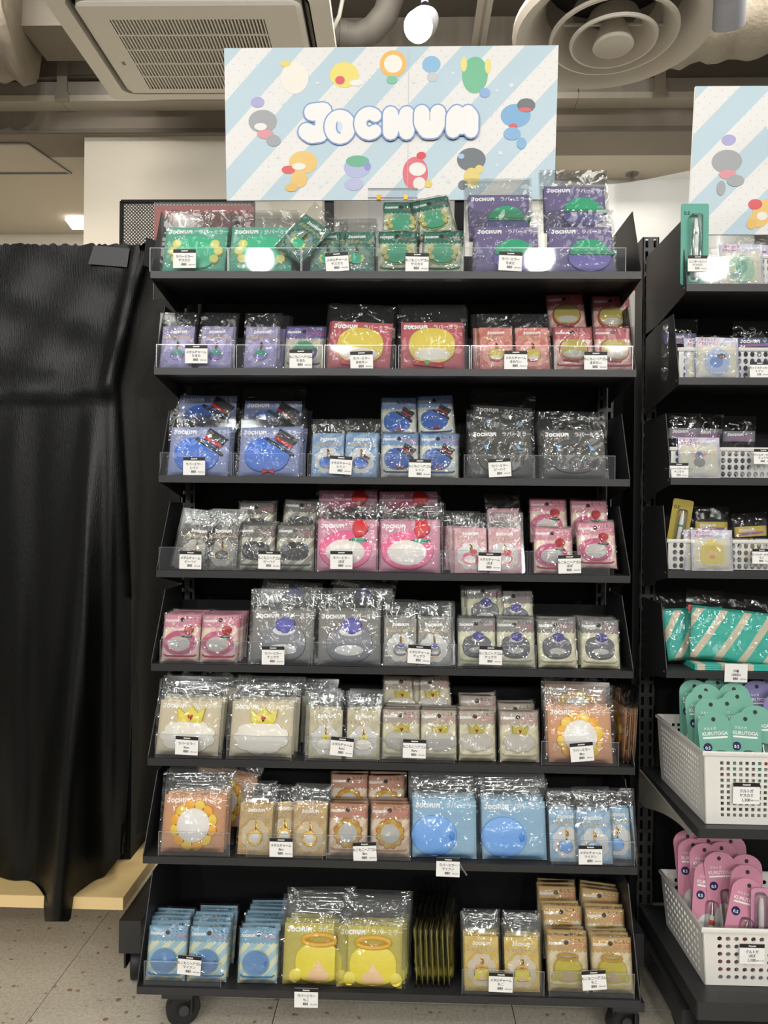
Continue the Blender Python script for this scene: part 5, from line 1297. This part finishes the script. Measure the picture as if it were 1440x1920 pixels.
# ---- striped pouches in film on the fifth shelf
yf, z0 = SH2[4]
TEAL = stripes('pouch_stripes', '#3fb5a5', '#d8c7b0', 0.046, 1.0, -0.62, 0.32, 0.75, phase=.1)
def pouch(label, px, ytop, w, h, rot, dv, lift=0.012):
    p = atY(px, ytop, yf + dv + .03); 
    M = Matrix.Translation((p.x, yf + dv, z0 + lift)) @ Matrix.Rotation(-math.radians(15), 4, 'X') @ Matrix.Rotation(-math.radians(rot), 4, 'Y')
    t = thing('zip_pouch', label, 'pouch', M=M)
    g = MB(); nx, nz = 24, 12
    for s_ in (-1, 1):
        for j in range(nz + 1):
            for i in range(nx + 1):
                u, v = i / nx, j / nz
                g.v.append((w * (u - .5), s_ * (.001 + .008 * (math.sin(PI * u) * math.sin(PI * v)) ** .5) + .001 * math.sin(u * 17 + v * 6), h * v))
    o_ = (nx + 1) * (nz + 1)
    for b in (0, o_): g.f += [(b + j * (nx + 1) + i, b + j * (nx + 1) + i + 1, b + (j + 1) * (nx + 1) + i + 1, b + (j + 1) * (nx + 1) + i) for j in range(nz) for i in range(nx)]
    part('fabric_body', g, TEAL, t, 60)
    part('zip', MB().tube([(-w / 2, -.001, h), (w / 2, -.001, h)], .0025, 6), pm('zip_teal', '#2c9183', rough=.5), t, 50)
    part('zip_tab', MB().slab(rr(-w / 2 - .002, h - .004, .008, .012, .002), .001, -.002), pm('zip_red', '#c23a3a', rough=.5), t)
    fm = MB(); n = 14; H_ = h + .04
    rnd = random.Random(4)
    for j in range(n + 1):
        for i in range(n + 1):
            e = i in (0, n) or j in (0, n); z = -.004 + H_ * j / n
            fm.v.append((-w / 2 - .008 + (w + .016) * i / n, .004 if e else (-.0125 if z < h else -.003) - rnd.uniform(0, .004), z))
    fm.f = [(j * (n + 1) + i, j * (n + 1) + i + 1, (j + 1) * (n + 1) + i + 1, (j + 1) * (n + 1) + i) for j in range(n) for i in range(n)]
    part('film_bag', fm, FILM, t, 80)
    part('hang_hole', MB().lathe([(0, 0), (.003, 0)], (.01, -.0075, h + .022), 12, Matrix.Rotation(PI / 2, 4, 'X')), pm('hole_dark', '#3a3833', rough=0.9), t)
pouch('front teal and cream striped pouch in film on the right rack', 1373, 1150, .185, .1, -6, .03)
pouch('rear teal striped pouch half hidden behind the front pouch', 1300, 1150, .12, .1, 3, .055)
for k in range(3):
    p = atY(1375, 1250, yf + .07)
    pc = MB(); 
    pc.slab(rr(0, 0, .2, .0, 0.0) if False else [(-.1, 0), (.1, 0), (.1, .0035), (-.1, .0035)], .06, -.06, .001)
    tag(ob('zip_pouch', pc.mesh('zip_pouch', TEAL), None, (p.x, yf + .068, z0 + .0006 + .0037 * k)), f'teal striped pouch lying flat under the others, {NTH[k]} from the shelf', 'pouch', 'flat pouches on the right rack')

# ---- white baskets with carded mechanical pencils
bA = bin_box('white basket with square holes full of teal and purple pencil cards', X2 + .018, X2 + .29, yA + .018, yA + .235, zA + .0006, .122, .0098, 'rect', .55, .6, .09, flare=.007, rim=.0045)
bB = bin_box('white basket with round holes full of pink pencil cards', X2 + .03, X2 + .29, yD + .045, yD + .235, zD2 + .0006, .1, .0132, 'oval', .62, .62, .08, flare=.009, rim=.005, handle=True)
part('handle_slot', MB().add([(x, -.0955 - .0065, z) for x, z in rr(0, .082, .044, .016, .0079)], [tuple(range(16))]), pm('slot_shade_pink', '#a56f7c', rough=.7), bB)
def pencil_card(label, p, hexc, rot=0, lean=12, yaw=0, w=.058, h=.165, group=None, flip=False):
    M = Matrix.Translation(p) @ Matrix.Rotation(math.radians(yaw), 4, 'Z') @ Matrix.Rotation(-math.radians(lean), 4, 'X') @ Matrix.Rotation(-math.radians(rot), 4, 'Y')
    t = thing('pencil_card', label, 'pencil card', M=M, group=group)
    ol = [(-w / 2, 0), (w / 2, 0)] + [(w / 2 * math.cos(a), h - w / 2 * .8 + w / 2 * .8 * math.sin(a)) for a in [PI * k / 12 for k in range(13)]]
    key = 'pc_' + hexc
    if key not in PROTO:
        L = [('backing_card', MB().slab(ol, .0006, -.0006).mesh('backing_card', pm('pencilcard_' + hexc[1:], hexc, rough=.4)), None, (0, 0, 0))]
        L.append(('hang_hole', flat(ell(0, h - .012, .0038, .0038, 14), -.0009, pm('hole_dark', '#3a3833', rough=0.9), 'hang_hole'), None, (0, 0, 0)))
        L.append(('title_print', text('KURUTOGA', .0085, WHITEINK, .02, space=.95), None, (0, -.001, h - .037)))
        L.append(('title_bar', flat(rr(0, h - .0435, .044, .0032, .0015), -.0009, WHITEINK, 'title_bar'), None, (0, 0, 0)))
        L.append(('maker_print', text('クルトガ', .0055, WHITEINK, .01), None, (-.008, -.001, h - .028)))
        L.append(('size_roundel', flat(ell(-w * .26, h - .06, .0078, .0078, 20), -.0009, pm('roundel_navy', '#23285a', rough=.4), 'size_roundel'), None, (0, 0, 0)))
        L.append(('size_print', text('0.5', .0075, WHITEINK, .02), 5, (-w * .26, -.0012, h - .061)))
        L.append(('white_panel', flat(ell(.002, .045, .022, .03, 24), -.0008, pm('panel_pale_' + hexc[1:], '#d9dcd8', rough=.4), 'white_panel'), None, (0, 0, 0)))
        L.append(('pencil_barrel', MB().tube([(.006, -.006, .004), (.006, -.006, h - .09)], .0042, 10).mesh('pencil_barrel', WHITE, 50), None, (0, 0, 0)))
        L.append(('pencil_tip', MB().tube([(.006, -.006, h - .09), (.006, -.006, h - .08), (.006, -.006, h - .068)], [.004, .0028, .0009], 10).mesh('pencil_tip', pm('nickel', '#b9b7b0', rough=.25, metal=1), 50), 8, (0, 0, 0)))
        L.append(('pencil_band', MB().tube([(.006, -.006, h - .107), (.006, -.006, h - .098)], .0044, 10).mesh('pencil_band', pm('pencil_orange', '#e0552c', rough=.4), 50), 8, (0, 0, 0)))
        L.append(('blister', MB().slab(rr(.006, (h - .065) / 2, .022, h - .066, .008), -.0007, -.0125, .003).mesh('blister', clear('blister_plastic', rough=.06, base=.02, gain=1.3, milk=.03), 40), None, (0, 0, 0)))
        PROTO[key] = L
    objs = []
    for nm, me, par, off in PROTO[key]:
        objs.append(ob(nm, me, t if par is None else objs[par], off))
TE, PU, PK = '#74b09c', '#8781b0', '#d491a8'
xA = X2 + .03
CARDS = [  # column offset, depth, lift, rot, lean, colour
    ('A', .075, .035, 0, -3, 8, TE), ('A', .035, .03, 0, 4, 8, TE), ('A', .115, .05, .008, 2, 10, TE), ('A', .026, .06, .018, -3, 10, TE), ('A', .075, .068, .018, 3, 10, TE),
    ('A', .03, .085, .026, 2, 10, TE), ('A', .09, .09, .026, -2, 10, TE), ('A', .045, .11, .032, 0, 10, TE), ('A', .1, .115, .034, 0, 10, TE), ('A', .028, .135, .034, -2, 10, TE), ('A', .08, .14, .04, 0, 10, TE), ('A', .055, .16, .042, 2, 10, TE), ('A', .112, .16, .042, -2, 10, TE),
    ('A', .175, .05, .006, 3, 8, PU), ('A', .165, .085, .022, -2, 10, PU), ('A', .19, .11, .03, 0, 10, PU), ('A', .16, .14, .034, 2, 10, PU), ('A', .2, .16, .038, 0, 10, PU),
    ('B', .06, .028, 0, -14, 8, PK), ('B', .08, .05, .01, -10, 10, PK), ('B', .03, .075, .0, -8, 12, PK), ('B', .075, .08, .018, 3, 10, PK), ('B', .11, .085, .012, -4, 10, PK), ('B', .05, .105, .022, 0, 10, PK), ('B', .095, .11, .024, 4, 10, PK), ('B', .03, .13, .02, -3, 10, PK), ('B', .075, .135, .026, 2, 10, PK), ('B', .115, .14, .024, 0, 10, PK), ('B', .045, .155, .026, 3, 10, PK), ('B', .1, .16, .028, -2, 10, PK)]
cc = {}
for (b_, dx, dv, lift, rot, lean, hexc) in CARDS:
    nm = {TE: 'teal', PU: 'purple', PK: 'pink'}[hexc]; k = cc.get(nm, 0); cc[nm] = k + 1
    yy, zz = (yA + .026, zA + .012) if b_ == 'A' else (yD + .045, zD2 + .004)
    pencil_card(f'{nm} pencil card standing in the {"upper" if b_ == "A" else "lower"} white basket, {NTH[k] if k < 12 else "rearmost"} counting from the front', (xA + dx, yy + dv, zz + lift), hexc, rot, lean, group=f'{nm} pencil cards in the {"upper" if b_ == "A" else "lower"} basket')
# single pen box beside the pink cards
q = (xA + .122, yD + .045 + .035, zD2 + .004)
pb = thing('pen_pack', 'pink boxed pen upright beside the pink cards', 'pen pack', q)
part('backing_card', MB().slab(rr(0, .075, .056, .15, .006), .0008, -.0008), pm('pencard_pink', '#cf94ae', rough=.45), pb)
part('pen_barrel', MB().tube([(-.012, -.006, .03), (-.012, -.006, .12), (-.012, -.006, .135)], [.0045, .0045, .003], 10), WHITE, pb, 50)
part('blue_emblem', MB().slab(rr(.012, .03, .017, .017, .002), -.0008, -.0012), pm('emblem_blue', '#2d62b0', rough=.4), pb)
part('blister', MB().slab(rr(-.012, .078, .02, .13, .006), -.001, -.0125, .003), MATS['blister_plastic'], pb, 40)

# ---- price tags of the right rack
UN, DC, AK, KT = 'ユニボールワン', 'ダイカットステッカーミニ', 'アクリルキーホルダー', 'クルトガ'
T2 = [(0, 1308, 494, 0, UN, YA, '550', 1), (1, 1424, 693, 0, DC, RE, '330', 1), (2, 1273, 882, 0, DC, TY, '330', 1), (2, 1431, 856, 0, AK, TY, '880', 1), (3, 1428, 1043, 0, AK, MO, '880', 1)]
for n_, (k, px, py, rot, l1, l2, pr, hd) in enumerate(T2):
    yf_, z0_ = SH2[k]; p = atY(px, py, yf_ + .0025)
    price_tag(p, rot, l1, l2, pr, f'white price tag {"left" if px < 1350 else "right"} on the {ORD[k]} shelf of the right rack', 'price tags on the right rack', .82)
p = atY(1380, 1262, SH2[4][0] - .003)
price_tag(p, -1, '巾着', 'GREEN', '880', 'plain white tag reading GREEN under the striped pouches', 'price tags on the right rack', 1.0, head=False)
p = atY(1400, 1488, yA + .008)
price_tag((p.x, yA + .009, p.z), 0, KT, YA, '1,100', 'white price tag on the upper white basket', 'price tags on the right rack', 1.05)
p = atY(1411, 1790, yD + .032)
price_tag((p.x, yD + .034, p.z), 0, KT, PO, '1,100', 'white price tag on the lower white basket', 'price tags on the right rack', 1.0)
